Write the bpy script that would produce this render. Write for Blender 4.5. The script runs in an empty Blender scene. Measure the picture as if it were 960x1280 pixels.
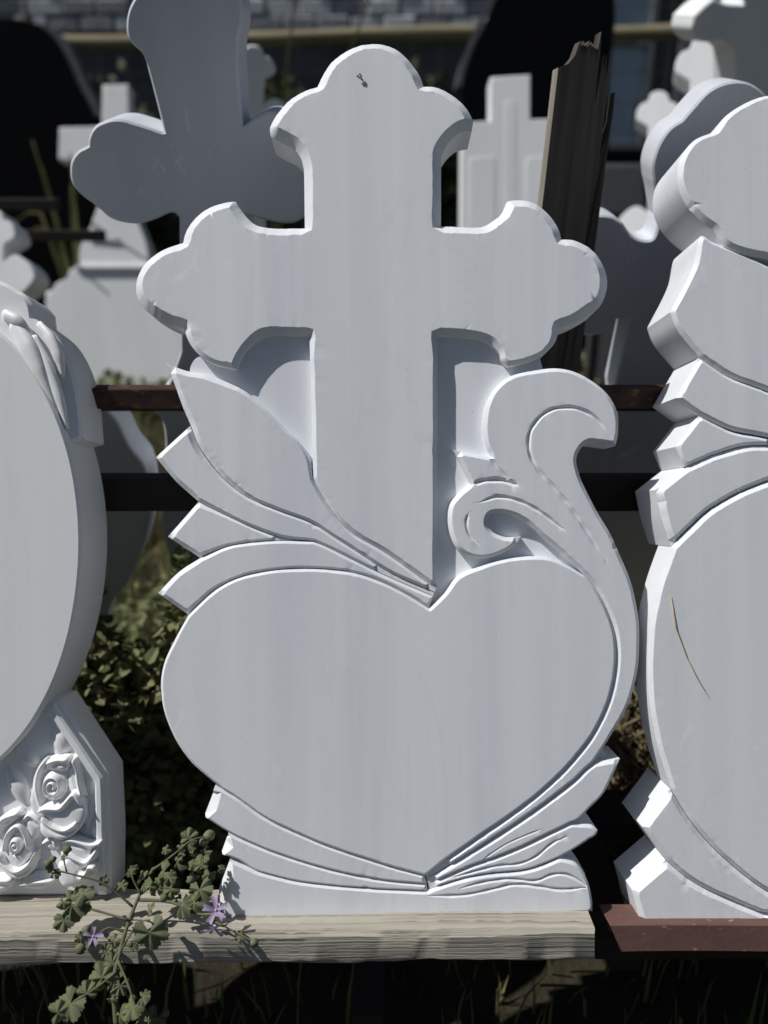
import bpy, bmesh, math, random
import numpy as np
from mathutils import Vector, Matrix
from mathutils.geometry import delaunay_2d_cdt

R = math.radians
random.seed(7)
rng = np.random.default_rng(11)
scene = bpy.context.scene
COL = scene.collection

# ------------------------------------------------------------------ camera
PITCH = R(20.0)
FPX = 961.0                       # focal length in pixels of the 960 x 1280 picture
CAM = Vector((0.0, 0.0, 1.153))
FW = Vector((0, math.cos(PITCH), -math.sin(PITCH)))
UP = Vector((0, math.sin(PITCH), math.cos(PITCH)))
RT = Vector((1, 0, 0))
D0 = 0.879                        # distance of the front of the heart stone
cam_d = bpy.data.cameras.new('camera')
cam_d.sensor_fit = 'VERTICAL'
cam_d.sensor_height = 34.6
cam_d.lens = FPX / 1280 * 34.6
cam_d.clip_start = 0.02
cam_d.clip_end = 500
cam_d.dof.use_dof = True
cam_d.dof.focus_distance = D0
cam_d.dof.aperture_fstop = 2.3
cam = bpy.data.objects.new('camera', cam_d)
COL.objects.link(cam)
cam.location = CAM
cam.rotation_euler = (math.pi / 2 - PITCH, 0, 0)
scene.camera = cam

# ------------------------------------------------------------------ light
SUN_DIR = Vector((27, 2.5, -38)).normalized()      # the way the light travels
to_sun = -SUN_DIR
world = bpy.data.worlds.new('World')
scene.world = world
world.use_nodes = True
wn = world.node_tree.nodes
wn.clear()
sky = wn.new('ShaderNodeTexSky')
sky.sky_type = 'NISHITA'
sky.sun_disc = False
sky.sun_elevation = math.asin(to_sun.z)
sky.sun_rotation = math.atan2(to_sun.x, to_sun.y)
bg = wn.new('ShaderNodeBackground')
bg.inputs['Strength'].default_value = 0.05
wo = wn.new('ShaderNodeOutputWorld')
world.node_tree.links.new(sky.outputs[0], bg.inputs[0])
world.node_tree.links.new(bg.outputs[0], wo.inputs[0])
sun_d = bpy.data.lights.new('sun', 'SUN')
sun_d.energy = 5.0
sun_d.angle = R(0.5)
sun_d.color = (1.0, 0.98, 0.95)
sun = bpy.data.objects.new('sun', sun_d)
COL.objects.link(sun)
sun.location = (-3, -0.5, 5)
sun.rotation_euler = SUN_DIR.to_track_quat('-Z', 'Y').to_euler()
vs = scene.view_settings
vs.view_transform = 'Standard'
vs.look = 'None'
vs.exposure = -0.35
vs.gamma = 1.0
vs.use_curve_mapping = False
scene.render.engine = 'CYCLES'
scene.cycles.use_denoising = True
scene.cycles.max_bounces = 8

# ------------------------------------------------------------------ materials
def mat(name, base, rough=0.6, c2=None, scale=(10, 10, 10), detail=4, ramp=(0.35, 0.65), bump=0.0, bscale=(60, 60, 60),
        bdist=0.002, spec=0.5, metal=0.0, bevel=0.0, c3=None, s3=(40, 40, 40), r3=(0.55, 0.7), translucent=0.0, distort=0.0):
    m = bpy.data.materials.new(name)
    m.use_nodes = True
    nt = m.node_tree
    N, L = nt.nodes, nt.links
    p = N['Principled BSDF']
    p.inputs['Roughness'].default_value = rough
    p.inputs['Specular IOR Level'].default_value = spec
    p.inputs['Metallic'].default_value = metal
    tc = N.new('ShaderNodeTexCoord')
    def noise(sc, det, dist=0.0):
        mp = N.new('ShaderNodeMapping')
        mp.inputs['Scale'].default_value = sc
        L.new(tc.outputs['Object'], mp.inputs[0])
        n = N.new('ShaderNodeTexNoise')
        n.inputs['Scale'].default_value = 1.0
        n.inputs['Detail'].default_value = det
        n.inputs['Distortion'].default_value = dist
        L.new(mp.outputs[0], n.inputs['Vector'])
        return n
    def mixc(fac, a, b):
        mx = N.new('ShaderNodeMix')
        mx.data_type = 'RGBA'
        L.new(fac, mx.inputs['Factor'])
        for sock, v in ((mx.inputs[6], a), (mx.inputs[7], b)):
            if isinstance(v, tuple):
                sock.default_value = (*v, 1)
            else:
                L.new(v, sock)
        return mx.outputs[2]
    def ramp_of(n, lo, hi):
        r = N.new('ShaderNodeMapRange')
        r.inputs['From Min'].default_value = lo
        r.inputs['From Max'].default_value = hi
        L.new(n.outputs['Fac'], r.inputs['Value'])
        return r.outputs[0]
    col = base
    if c2:
        col = mixc(ramp_of(noise(scale, detail, distort), *ramp), base, c2)
    if c3:
        col = mixc(ramp_of(noise(s3, 5), *r3), col, c3)
    if isinstance(col, tuple):
        p.inputs['Base Color'].default_value = (*col, 1)
    else:
        L.new(col, p.inputs['Base Color'])
    nrm = None
    if bevel:
        b = N.new('ShaderNodeBevel')
        b.samples = 4
        b.inputs['Radius'].default_value = bevel
        nrm = b.outputs[0]
    if bump:
        bn = N.new('ShaderNodeBump')
        bn.inputs['Strength'].default_value = bump
        bn.inputs['Distance'].default_value = bdist
        L.new(noise(bscale, 6).outputs['Fac'], bn.inputs['Height'])
        if nrm:
            L.new(nrm, bn.inputs['Normal'])
        nrm = bn.outputs[0]
    if nrm:
        L.new(nrm, p.inputs['Normal'])
    if translucent:
        tr = N.new('ShaderNodeBsdfTranslucent')
        if isinstance(col, tuple):
            tr.inputs['Color'].default_value = (*col, 1)
        else:
            L.new(col, tr.inputs['Color'])
        ms = N.new('ShaderNodeMixShader')
        ms.inputs[0].default_value = translucent
        L.new(p.outputs[0], ms.inputs[1])
        L.new(tr.outputs[0], ms.inputs[2])
        L.new(ms.outputs[0], N['Material Output'].inputs[0])
    return m

M = {}
def marble_mat(name, a, b, c, pit=1.0):
    m = bpy.data.materials.new(name); m.use_nodes = True
    N, L = m.node_tree.nodes, m.node_tree.links
    p = N['Principled BSDF']; p.inputs['Specular IOR Level'].default_value = 0.3
    tc = N.new('ShaderNodeTexCoord')
    oi = N.new('ShaderNodeObjectInfo')
    def noise(sc, det, dist=0.0, rough=.5):
        mp = N.new('ShaderNodeMapping'); mp.inputs['Scale'].default_value = sc; L.new(tc.outputs['Object'], mp.inputs[0])
        n = N.new('ShaderNodeTexNoise'); n.inputs['Scale'].default_value = 1; n.inputs['Detail'].default_value = det
        n.inputs['Distortion'].default_value = dist; n.inputs['Roughness'].default_value = rough
        L.new(mp.outputs[0], n.inputs['Vector']); return n.outputs['Fac']
    def rng_(v, lo, hi, o0=0.0, o1=1.0):
        r = N.new('ShaderNodeMapRange'); L.new(v, r.inputs['Value'])
        for k, x in zip(('From Min', 'From Max', 'To Min', 'To Max'), (lo, hi, o0, o1)): r.inputs[k].default_value = x
        return r.outputs[0]
    def mix(f, x, y):
        k = N.new('ShaderNodeMix'); k.data_type = 'RGBA'; L.new(f, k.inputs['Factor'])
        for sk, v in ((k.inputs[6], x), (k.inputs[7], y)):
            if isinstance(v, tuple): sk.default_value = (*v, 1)
            else: L.new(v, sk)
        return k.outputs[2]
    streak = rng_(noise((17, .55, 6), 6, .25, .6), .40, .64)           # bands running up the slab
    cloud = rng_(noise((5, 2.2, 5), 5, .8), .42, .66)
    col = mix(streak, a, b)
    col = mix(rng_(cloud, 0, 1, 0, .55), col, c)
    # pale plaster smears
    sm = rng_(noise((34, 20, 30), 7, 1.6, .62), .60, .66, 0, .55)
    smk = N.new('ShaderNodeMath'); smk.operation = 'MULTIPLY'; L.new(sm, smk.inputs[0]); L.new(rng_(noise((4.5, 3.4, 4), 2), .52, .62), smk.inputs[1])
    col = mix(smk.outputs[0], col, (.90, .905, .91))
    # thin grey veins and dark specks
    v = N.new('ShaderNodeMath'); v.operation = 'ABSOLUTE'
    sub = N.new('ShaderNodeMath'); sub.operation = 'SUBTRACT'; sub.inputs[1].default_value = .5
    L.new(noise((6, 1.2, 4), 8, 1.1, .55), sub.inputs[0]); L.new(sub.outputs[0], v.inputs[0])
    col = mix(rng_(v.outputs[0], 0, .010, .12, 0), col, (.58, .60, .635))
    col = mix(rng_(noise((210, 210, 210), 2), .72, .78, 0, .35 * pit), col, (.40, .40, .39))
    col = mix(rng_(noise((620, 620, 620), 2), .35, .65, 0, .16), col, (.92, .925, .94))
    L.new(col, p.inputs['Base Color'])
    L.new(rng_(cloud, 0, 1, .5, .68), p.inputs['Roughness'])
    bv = N.new('ShaderNodeBevel'); bv.samples = 4; bv.inputs['Radius'].default_value = .0009
    b1 = N.new('ShaderNodeBump'); b1.inputs['Strength'].default_value = .14; b1.inputs['Distance'].default_value = .0008
    L.new(noise((420, 420, 420), 4, 0, .65), b1.inputs['Height']); L.new(bv.outputs[0], b1.inputs['Normal'])
    b2 = N.new('ShaderNodeBump'); b2.inputs['Strength'].default_value = .03; b2.inputs['Distance'].default_value = .004
    L.new(noise((46, 30, 46), 5, .6), b2.inputs['Height']); L.new(b1.outputs[0], b2.inputs['Normal'])
    L.new(b2.outputs[0], p.inputs['Normal'])
    return m
M['marble'] = marble_mat('white marble', (.825, .84, .868), (.725, .748, .79), (.79, .812, .82))
M['marble_plain'] = marble_mat('white marble fine', (.815, .825, .835), (.775, .785, .80), (.79, .805, .805), .6)
M['marble_shaded'] = marble_mat('shaded marble back', (.62, .645, .69), (.55, .575, .625), (.59, .615, .64))  # darker marble for the back row, its shade put into the colour
M['marble_carved'] = mat('carved marble', (0.87, 0.87, 0.865), 0.42, (0.81, 0.82, 0.82), (30, 30, 30), 4, (0.4, 0.8), 0.15, (150, 150, 150),
                         0.0015, 0.45)
M['marble_far'] = mat('pale marble', (0.84, 0.85, 0.85), 0.6, (0.76, 0.78, 0.775), (8, 1.5, 3), 4, (0.4, 0.75), bump=0.1, bscale=(50, 50, 50))
M['granite'] = mat('black granite', (0.005, 0.005, 0.006), 0.35, (0.012, 0.012, 0.013), (160, 160, 160), 3, (0.5, 0.7), spec=0.06)
M['granite_edge'] = mat('sawn granite edge', (0.11, 0.115, 0.125), 0.8, (0.16, 0.165, 0.175), (60, 60, 60), 4)
M['wood'] = mat('weathered wood', (0.44, 0.41, 0.345), 0.9, (0.31, 0.285, 0.235), (2.2, 210, 210), 8, (0.36, 0.66), 0.6, (3.5, 420, 420), 0.003, 0.15,
                c3=(0.13, 0.115, 0.09), s3=(1.6, 230, 230), r3=(0.60, 0.70), distort=0.12)
M['wood_dark'] = mat('old dark board', (0.10, 0.088, 0.077), 0.9, (0.05, 0.044, 0.039), (60, 60, 2.5), 7, (0.4, 0.65), 0.9, (120, 120, 4), 0.0012, 0.15,
                     distort=0.5)
M['wood_lit_edge'] = mat('sunlit board edge', (0.36, 0.33, 0.26), 0.9, (0.22, 0.2, 0.16), (60, 60, 4), 5)  # left edge of the board only: sunlight put into a paler colour
M['rust'] = mat('rusty steel', (0.065, 0.033, 0.022), 0.8, (0.03, 0.018, 0.014), (30, 60, 60), 6, (0.4, 0.65), 0.5, (120, 120, 120), 0.0015, 0.3,
                c3=(0.16, 0.085, 0.05), s3=(50, 90, 90), r3=(0.58, 0.72))
M['red_steel'] = mat('red oxide paint', (0.15, 0.08, 0.065), 0.8, (0.115, 0.064, 0.054), (14, 40, 40), 5, (0.4, 0.7), 0.4, (140, 140, 140), 0.001, 0.3,
                     c3=(0.36, 0.25, 0.2), s3=(90, 160, 160), r3=(0.64, 0.72))
M['dark_steel'] = mat('dark red steel', (0.022, 0.012, 0.011), 0.8, (0.015, 0.01, 0.01), (20, 40, 40), 5, bump=0.3, bscale=(120, 120, 120), bdist=0.001)
M['soil'] = mat('soil and thatch', (0.028, 0.024, 0.017), 0.95, (0.05, 0.042, 0.025), (6, 6, 6), 8, (0.4, 0.65), 0.8, (40, 40, 40), 0.02, 0.1,
                c3=(0.03, 0.035, 0.016), s3=(2.5, 2.5, 2.5), r3=(0.5, 0.62))
M['grass'] = mat('grass blades', (0.11, 0.135, 0.042), 0.7, (0.23, 0.21, 0.095), (5, 5, 5), 4, (0.4, 0.62), spec=0.2, translucent=0.25)
M['straw'] = mat('dry straw', (0.30, 0.25, 0.15), 0.85, (0.19, 0.155, 0.09), (30, 30, 30), 4, spec=0.15, translucent=0.15)
M['straw_gold'] = mat('golden straw', (0.62, 0.46, 0.20), 0.8, (0.45, 0.32, 0.14), (90, 90, 90), 3)
M['weed'] = mat('weed leaves', (0.15, 0.18, 0.075), 0.65, (0.25, 0.25, 0.125), (14, 14, 14), 4, (0.4, 0.62), spec=0.25, translucent=0.2)
M['mallow'] = mat('mallow leaf', (0.14, 0.16, 0.085), 0.75, (0.22, 0.235, 0.14), (60, 60, 60), 5, (0.4, 0.65), 0.5, (220, 220, 220), 0.001, 0.25,
                  translucent=0.18)
M['mallow_young'] = mat('young mallow leaf', (0.17, 0.195, 0.09), 0.7, (0.25, 0.27, 0.15), (60, 60, 60), 5, (0.4, 0.65), 0.5, (220, 220, 220), 0.001, 0.25,
                  translucent=0.25)
M['stem'] = mat('mallow stem', (0.15, 0.165, 0.085), 0.7, (0.11, 0.10, 0.06), (40, 40, 40), 3, spec=0.25)
M['petal'] = mat('mauve petal', (0.36, 0.26, 0.46), 0.6, (0.70, 0.63, 0.75), (260, 260, 260), 3, (0.45, 0.68), spec=0.2, translucent=0.3)
M['pistil'] = mat('pale pistil', (0.6, 0.52, 0.6), 0.7)
M['yellow_wood'] = mat('peeled pole', (0.30, 0.26, 0.15), 0.8, (0.20, 0.17, 0.10), (3, 30, 30), 5, bump=0.3, bscale=(4, 40, 40), bdist=0.004)
M['block'] = mat('concrete block', (0.46, 0.47, 0.49), 0.9, (0.34, 0.345, 0.36), (9, 9, 9), 5, bump=0.3, bscale=(50, 50, 50), bdist=0.004)
M['block_pale'] = mat('pale block', (0.88, 0.89, 0.91), 0.9, (0.76, 0.77, 0.79), (9, 9, 9), 5)
M['render'] = mat('grey render', (0.12, 0.12, 0.125), 0.9, (0.08, 0.08, 0.085), (2, 2, 2), 6, bump=0.3, bscale=(40, 40, 40), bdist=0.004)
M['glass'] = mat('pane', (0.38, 0.45, 0.54), 0.15, (0.30, 0.36, 0.45), (3, 3, 3), 3, spec=0.7)
M['frame'] = mat('window frame', (0.20, 0.205, 0.21), 0.6)
M['hedge'] = mat('hedge leaf', (0.028, 0.038, 0.014), 0.6, (0.055, 0.07, 0.025), (4, 4, 4), 4, spec=0.2, translucent=0.15)
M['bark'] = mat('bark', (0.05, 0.042, 0.034), 0.95, bump=0.5, bscale=(30, 30, 10), bdist=0.01)
M['insect'] = mat('insect', (0.03, 0.028, 0.026), 0.5)
M['wire'] = mat('wire', (0.16, 0.16, 0.165), 0.5, metal=0.6)
M['red'] = mat('red cloth', (0.55, 0.06, 0.05), 0.8)

# ------------------------------------------------------------------ helpers
def ray(x, y):
    return FW + RT * ((x - 480) / FPX) + UP * ((640 - y) / FPX)

def P(x, y, d):
    return CAM + ray(x, y) * d

def ground_z(y):
    if y < 1.4: return 0.0
    if y < 4.6: return 0.30 * (y - 1.4) / 3.2
    return 0.30 + 0.012 * (y - 4.6)

def link(o, parent=None):
    COL.objects.link(o)
    if parent: o.parent = parent
    return o

def tag(o, label=None, cat=None, group=None, kind=None):
    if label: o['label'] = label
    if cat: o['category'] = cat
    if group: o['group'] = group
    if kind: o['kind'] = kind
    return o

def empty(name, mw):
    o = bpy.data.objects.new(name, None)
    o.empty_display_size = 0.05
    link(o)
    o.matrix_world = mw
    return o

def mesh_obj(name, V, F, m, parent=None, smooth=None):
    me = bpy.data.meshes.new(name)
    me.from_pydata([tuple(v) for v in V], [], F)
    me.materials.append(m)
    if smooth is not None:
        me.polygons.foreach_set('use_smooth', [True] * len(me.polygons))
        if smooth > 0:
            me.set_sharp_from_angle(angle=R(smooth))
    me.update()
    return link(bpy.data.objects.new(name, me), parent)

def bm_obj(name, bm, m, parent=None, smooth=None):
    me = bpy.data.meshes.new(name)
    bm.normal_update()
    bm.to_mesh(me)
    bm.free()
    for mm in (m if isinstance(m, (list, tuple)) else [m]): me.materials.append(mm)
    if smooth is not None:
        me.polygons.foreach_set('use_smooth', [True] * len(me.polygons))
        if smooth > 0: me.set_sharp_from_angle(angle=R(smooth))
    return link(bpy.data.objects.new(name, me), parent)

def curve(*pts, step=3.0):
    """centripetal-ish Catmull-Rom through the points"""
    pts = [np.array(p, float) for p in pts]
    if len(pts) == 2:
        n = max(1, int(np.linalg.norm(pts[1] - pts[0]) / (step * 2)))
        return [pts[0] + (pts[1] - pts[0]) * i / n for i in range(n + 1)]
    ext = [2 * pts[0] - pts[1]] + pts + [2 * pts[-1] - pts[-2]]
    out = [pts[0]]
    for i in range(1, len(ext) - 2):
        p0, p1, p2, p3 = ext[i - 1:i + 3]
        t0 = 0.0
        t1 = t0 + max(1e-6, np.linalg.norm(p1 - p0)) ** 0.5
        t2 = t1 + max(1e-6, np.linalg.norm(p2 - p1)) ** 0.5
        t3 = t2 + max(1e-6, np.linalg.norm(p3 - p2)) ** 0.5
        n = max(1, int(np.linalg.norm(p2 - p1) / step))
        for k in range(1, n + 1):
            t = t1 + (t2 - t1) * k / n
            a1 = (t1 - t) / (t1 - t0) * p0 + (t - t0) / (t1 - t0) * p1
            a2 = (t2 - t) / (t2 - t1) * p1 + (t - t1) / (t2 - t1) * p2
            a3 = (t3 - t) / (t3 - t2) * p2 + (t - t2) / (t3 - t2) * p3
            b1 = (t2 - t) / (t2 - t0) * a1 + (t - t0) / (t2 - t0) * a2
            b2 = (t3 - t) / (t3 - t1) * a2 + (t - t1) / (t3 - t1) * a3
            out.append((t2 - t) / (t2 - t1) * b1 + (t - t1) / (t2 - t1) * b2)
    return out

def poly(*secs):
    out = []
    for s in secs:
        for p in s:
            if not out or np.linalg.norm(out[-1] - p) > 0.4: out.append(np.array(p, float))
    while len(out) > 2 and np.linalg.norm(out[0] - out[-1]) < 0.4: out.pop()
    return out

def rev(c): return list(reversed(c))

class Frame:
    """a leaning plane: x right, y up the slab, z out of the face; pixels are carried onto it along their rays"""
    def __init__(self, origin, lean=0.0, yaw=0.0, roll=0.0):
        rz = Matrix.Rotation(yaw, 4, 'Z')
        rx = Matrix.Rotation(math.pi / 2 - lean, 4, 'X')     # lean > 0: the top goes away from the camera
        self.mw = Matrix.Translation(origin) @ rz @ rx @ Matrix.Rotation(roll, 4, 'Z')
        self.inv = self.mw.inverted()
        self.o = Vector(origin)
        self.n = (self.mw.to_3x3() @ Vector((0, 0, 1))).normalized()
    def px(self, p):
        d = ray(p[0], p[1])
        t = (self.o - CAM).dot(self.n) / d.dot(self.n)
        q = self.inv @ (CAM + d * t)
        return (q.x, q.y)
    def pts(self, ps): return np.array([self.px(p) for p in ps])

def seg_dist(Q, A, B):
    """distance of points Q (n,2) to segments A-B (m,2): min and index"""
    AB = B - A
    L2 = np.maximum((AB ** 2).sum(1), 1e-18)
    best = np.full(len(Q), 1e9)
    idx = np.zeros(len(Q), int)
    for s in range(0, len(Q), 400):
        q = Q[s:s + 400, None, :]
        t = np.clip(((q - A) * AB).sum(2) / L2, 0, 1)
        dd = np.sqrt(((q - (A + t[..., None] * AB)) ** 2).sum(2))
        best[s:s + 400] = dd.min(1)
        idx[s:s + 400] = dd.argmin(1)
    return best, idx

def inside(Q, Pg):
    x, y = Q[:, 0][:, None], Q[:, 1][:, None]
    x1, y1 = Pg[:, 0], Pg[:, 1]
    x2, y2 = np.roll(x1, -1), np.roll(y1, -1)
    c = ((y1 > y) != (y2 > y)) & (x < (x2 - x1) * (y - y1) / (y2 - y1 + 1e-30) + x1)
    return c.sum(1) % 2 == 1

def slab(name, L, m, parent, front=0.0, thick=0.055, cham=0.004, grooves=(), slope=1.0, smooth=24, wob=0.07, chfun=None, gap=0.0, fine=0.009, chips=0.003):
    """a block with the outline L (local metres, any direction), a chamfered front edge and V-cut grooves"""
    L = np.array(L, float)
    if ((L[:, 0] * np.roll(L[:, 1], -1) - np.roll(L[:, 0], -1) * L[:, 1]).sum()) < 0: L = L[::-1]
    n = len(L)
    tan = np.roll(L, -1, 0) - np.roll(L, 1, 0)
    tan /= np.maximum(np.linalg.norm(tan, axis=1), 1e-9)[:, None]
    nin = np.stack([-tan[:, 1], tan[:, 0]], 1)
    if gap: L = L + nin * gap
    A, B = L, np.roll(L, -1, 0)
    ch = np.full(n, cham) if chfun is None else np.array([chfun(*p, *q) for p, q in zip(L, nin)])
    # slow irregularity of a hand-run chamfer
    k = np.arange(n)
    ch = ch * (1 + wob * (np.sin(k * 0.37 + rng.uniform(0, 6)) * 0.6 + np.sin(k * 0.13 + rng.uniform(0, 6)) * 0.4))
    if chips:
        ch = ch * (1 + .022 * rng.normal(size=n))
        for _ in range(int(n * chips) + 1):
            c0, wd, am = rng.integers(n), rng.uniform(.5, 1.3), rng.uniform(.12, .38)
            dk = np.abs(k - c0); dk = np.minimum(dk, n - dk)
            ch = ch + np.minimum(ch.max() * .8, .004) * am * np.exp(-(dk / wd) ** 2)
    verts = [Vector(p) for p in L]
    edges = [(i, (i + 1) % n) for i in range(n)]
    def add_line(pts, closed=False, gaplim=0.02):
        i0 = len(verts)
        for p in pts: verts.append(Vector(p))
        rngk = range(len(pts) - (0 if closed else 1))
        for i in rngk:
            j = (i + 1) % len(pts)
            if np.linalg.norm(pts[i] - pts[j]) < gaplim: edges.append((i0 + i, i0 + j))
    if cham > 0:
        ins = L + nin * ch[:, None]
        d, _ = seg_dist(ins, A, B)
        ok = (d > ch * 0.96) & inside(ins, L)
        kept = ins[ok]
        if len(kept) > 2: add_line(kept, True, 0.03)
    gl = []
    for g, w, dep in grooves:
        g = np.array(g, float)
        tg = np.gradient(g, axis=0)
        tg /= np.maximum(np.linalg.norm(tg, axis=1), 1e-9)[:, None]
        ng = np.stack([-tg[:, 1], tg[:, 0]], 1)
        s = np.linspace(0, 1, len(g))
        ww = w * np.clip(np.minimum(s, 1 - s) * 7 + 0.25, 0, 1) * (1 + 0.1 * np.sin(np.arange(len(g)) * 0.9))
        for off in (0, 1, -1, 1.9, -1.9):
            pp = g + ng * (ww * off)[:, None]
            ii = inside(pp, L)
            dd, _ = seg_dist(pp, A, B)
            pp = pp[ii & (dd > 0.0004)]
            if len(pp) > 1: add_line(pp)
        gl.append((g, ww, dep))
    if fine and cham > 0:
        lo, hi = L.min(0), L.max(0)
        gx, gy = np.meshgrid(np.arange(lo[0], hi[0], fine), np.arange(lo[1], hi[1], fine))
        gp = np.stack([gx.ravel(), gy.ravel()], 1)
        gp = gp[inside(gp, L)]
        dd, _ = seg_dist(gp, A, B)
        gp = gp[dd > ch.max() * 1.35]
        for p in gp: verts.append(Vector(p))
    V, E, F, OV, _, _ = delaunay_2d_cdt(verts, edges, [], 1, 1e-6)
    Q = np.array([(v[0], v[1]) for v in V])
    d, ix = seg_dist(Q, A, B)
    c = ch[ix]
    z = -np.maximum(0, c - d) * slope
    for g, ww, dep in gl:
        dg, gi = seg_dist(Q, g[:-1], g[1:])
        wv = np.maximum(ww[gi], 1e-6)
        z = np.minimum(z, -dep * np.maximum(0, 1 - dg / wv) * (wv / ww.max()))
    back = {}
    for ri, ol in enumerate(OV):
        for o in ol:
            if o < n and o not in back: back[o] = ri
    VV = [(Q[i, 0], Q[i, 1], front + z[i]) for i in range(len(Q))]
    FF = []
    for f in F:
        a, b, cc = [Q[i] for i in f[:3]]
        ar = (b[0] - a[0]) * (cc[1] - a[1]) - (b[1] - a[1]) * (cc[0] - a[0])
        FF.append(tuple(f) if ar > 0 else tuple(reversed(f)))
    b0 = len(VV)
    VV += [(L[i, 0], L[i, 1], front - thick) for i in range(n)]
    for i in range(n):
        j = (i + 1) % n
        if i in back and j in back and back[i] != back[j]:
            FF.append((back[i], b0 + i, b0 + j, back[j]))
    FF.append(tuple(b0 + i for i in reversed(range(n))))
    return mesh_obj(name, VV, FF, m, parent, smooth)

def tube(pts, radii, sides=8, ell=1.0):
    """vertices and faces of a swept tube through 3D points"""
    pts = [Vector(p) for p in pts]
    V, F = [], []
    prev = None
    for i, p in enumerate(pts):
        t = (pts[min(i + 1, len(pts) - 1)] - pts[max(i - 1, 0)]).normalized()
        a = t.orthogonal().normalized() if prev is None else (prev - t * prev.dot(t)).normalized()
        prev = a
        b = t.cross(a)
        for k in range(sides):
            an = 2 * math.pi * k / sides
            V.append(p + (a * math.cos(an) + b * math.sin(an) * ell) * radii[i])
    for i in range(len(pts) - 1):
        for k in range(sides):
            k2 = (k + 1) % sides
            F.append((i * sides + k, i * sides + k2, (i + 1) * sides + k2, (i + 1) * sides + k))
    F.append(tuple(reversed(range(sides))))
    F.append(tuple((len(pts) - 1) * sides + k for k in range(sides)))
    return V, F

def box_bm(x0, x1, y0, y1, z0, z1, bevel=0.0, seg=1):
    bm = bmesh.new()
    bmesh.ops.create_cube(bm, size=1)
    for v in bm.verts:
        v.co = Vector(((x0 + x1) / 2 + v.co.x * (x1 - x0), (y0 + y1) / 2 + v.co.y * (y1 - y0), (z0 + z1) / 2 + v.co.z * (z1 - z0)))
    if bevel: bmesh.ops.bevel(bm, geom=bm.edges[:] , offset=bevel, segments=seg, affect='EDGES', profile=0.5)
    return bm

# ------------------------------------------------------------------ ground and surroundings
def build_ground():
    xs = np.linspace(-40, 40, 81)
    ys = np.concatenate([np.linspace(-30, -1, 15), np.linspace(-0.8, 7, 80), np.linspace(7.5, 60, 25)])
    V, F = [], []
    for y in ys:
        for x in xs:
            V.append((x, y, ground_z(y) + 0.012 * math.sin(x * 3.1 + y * 2.3) + 0.01 * math.sin(x * 7.7 - y * 5.1)))
    w = len(xs)
    for j in range(len(ys) - 1):
        for i in range(w - 1):
            F.append((j * w + i, j * w + i + 1, (j + 1) * w + i + 1, (j + 1) * w + i))
    tag(mesh_obj('ground', V, F, M['soil'], None, 0), kind='structure')
build_ground()

def blades(name, n, region, hmin, hmax, width, m, bend=0.5, lie=0.0, seed=1, base=None):
    r = np.random.default_rng(seed)
    V, F = [], []
    (x0, x1), (y0, y1) = region
    for _ in range(n):
        x = r.uniform(x0, x1); y = y0 + (y1 - y0) * r.uniform() ** 1.3
        z = (ground_z(y) if base is None else base(x, y, r)) - 0.005
        h = r.uniform(hmin, hmax); a = r.uniform(0, 2 * math.pi); wd = width * r.uniform(0.6, 1.3)
        dx, dy = math.cos(a), math.sin(a)
        b = bend * r.uniform(0.2, 1.0) * h + lie * h
        up = h * (1 - 0.85 * lie)
        sx, sy = -dy * wd, dx * wd
        i = len(V)
        V += [(x - sx, y - sy, z), (x + sx, y + sy, z),
              (x - sx * .8 + dx * b * .35, y - sy * .8 + dy * b * .35, z + up * .6), (x + sx * .8 + dx * b * .35, y + sy * .8 + dy * b * .35, z + up * .6),
              (x + dx * b, y + dy * b, z + up)]
        F += [(i, i + 1, i + 3, i + 2), (i + 2, i + 3, i + 4)]
    return mesh_obj(name, V, F, m)

tag(blades('grass', 26000, ((-3.2, 3.6), (1.38, 6.5)), 0.05, 0.20, 0.0035, M['grass'], seed=2),
    'short rough grass growing over the yard', 'grass', kind='stuff')
tag(blades('grass', 700, ((-0.9, 1.0), (0.72, 1.3)), 0.05, 0.16, 0.0028, M['grass'], seed=33),
    'thin grass blades in the shade under the plank', 'grass', kind='stuff')
tag(blades('grass', 450, ((-0.72, -0.16), (1.08, 1.22)), 0.25, 0.55, 0.0026, M['grass'], bend=.15, seed=35),
    'long grass blades among the weeds between the oval stone and the heart stone', 'grass', kind='stuff')
tag(blades('dry_grass', 9000, ((-3.0, 3.4), (1.15, 5.5)), 0.05, 0.16, 0.003, M['straw'], bend=1.2, lie=0.4, seed=3),
    'dry bleached grass lying among the green grass', 'dry grass', kind='stuff')
tag(blades('straw_heap', 14000, ((0.22, 0.85), (1.13, 1.32)), 0.03, 0.12, 0.0035, M['straw'], bend=1.6, lie=0.7, seed=4,
           base=lambda x, y, r: ground_z(y) + r.uniform(.72, 1) * 0.44 * max(0, 1 - ((x - .50) / .34) ** 2) * max(0, 1 - ((y - 1.22) / .14) ** 2)),
    'heap of dry straw and dead weeds behind the gap right of the heart stone', 'straw', kind='stuff')

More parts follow.
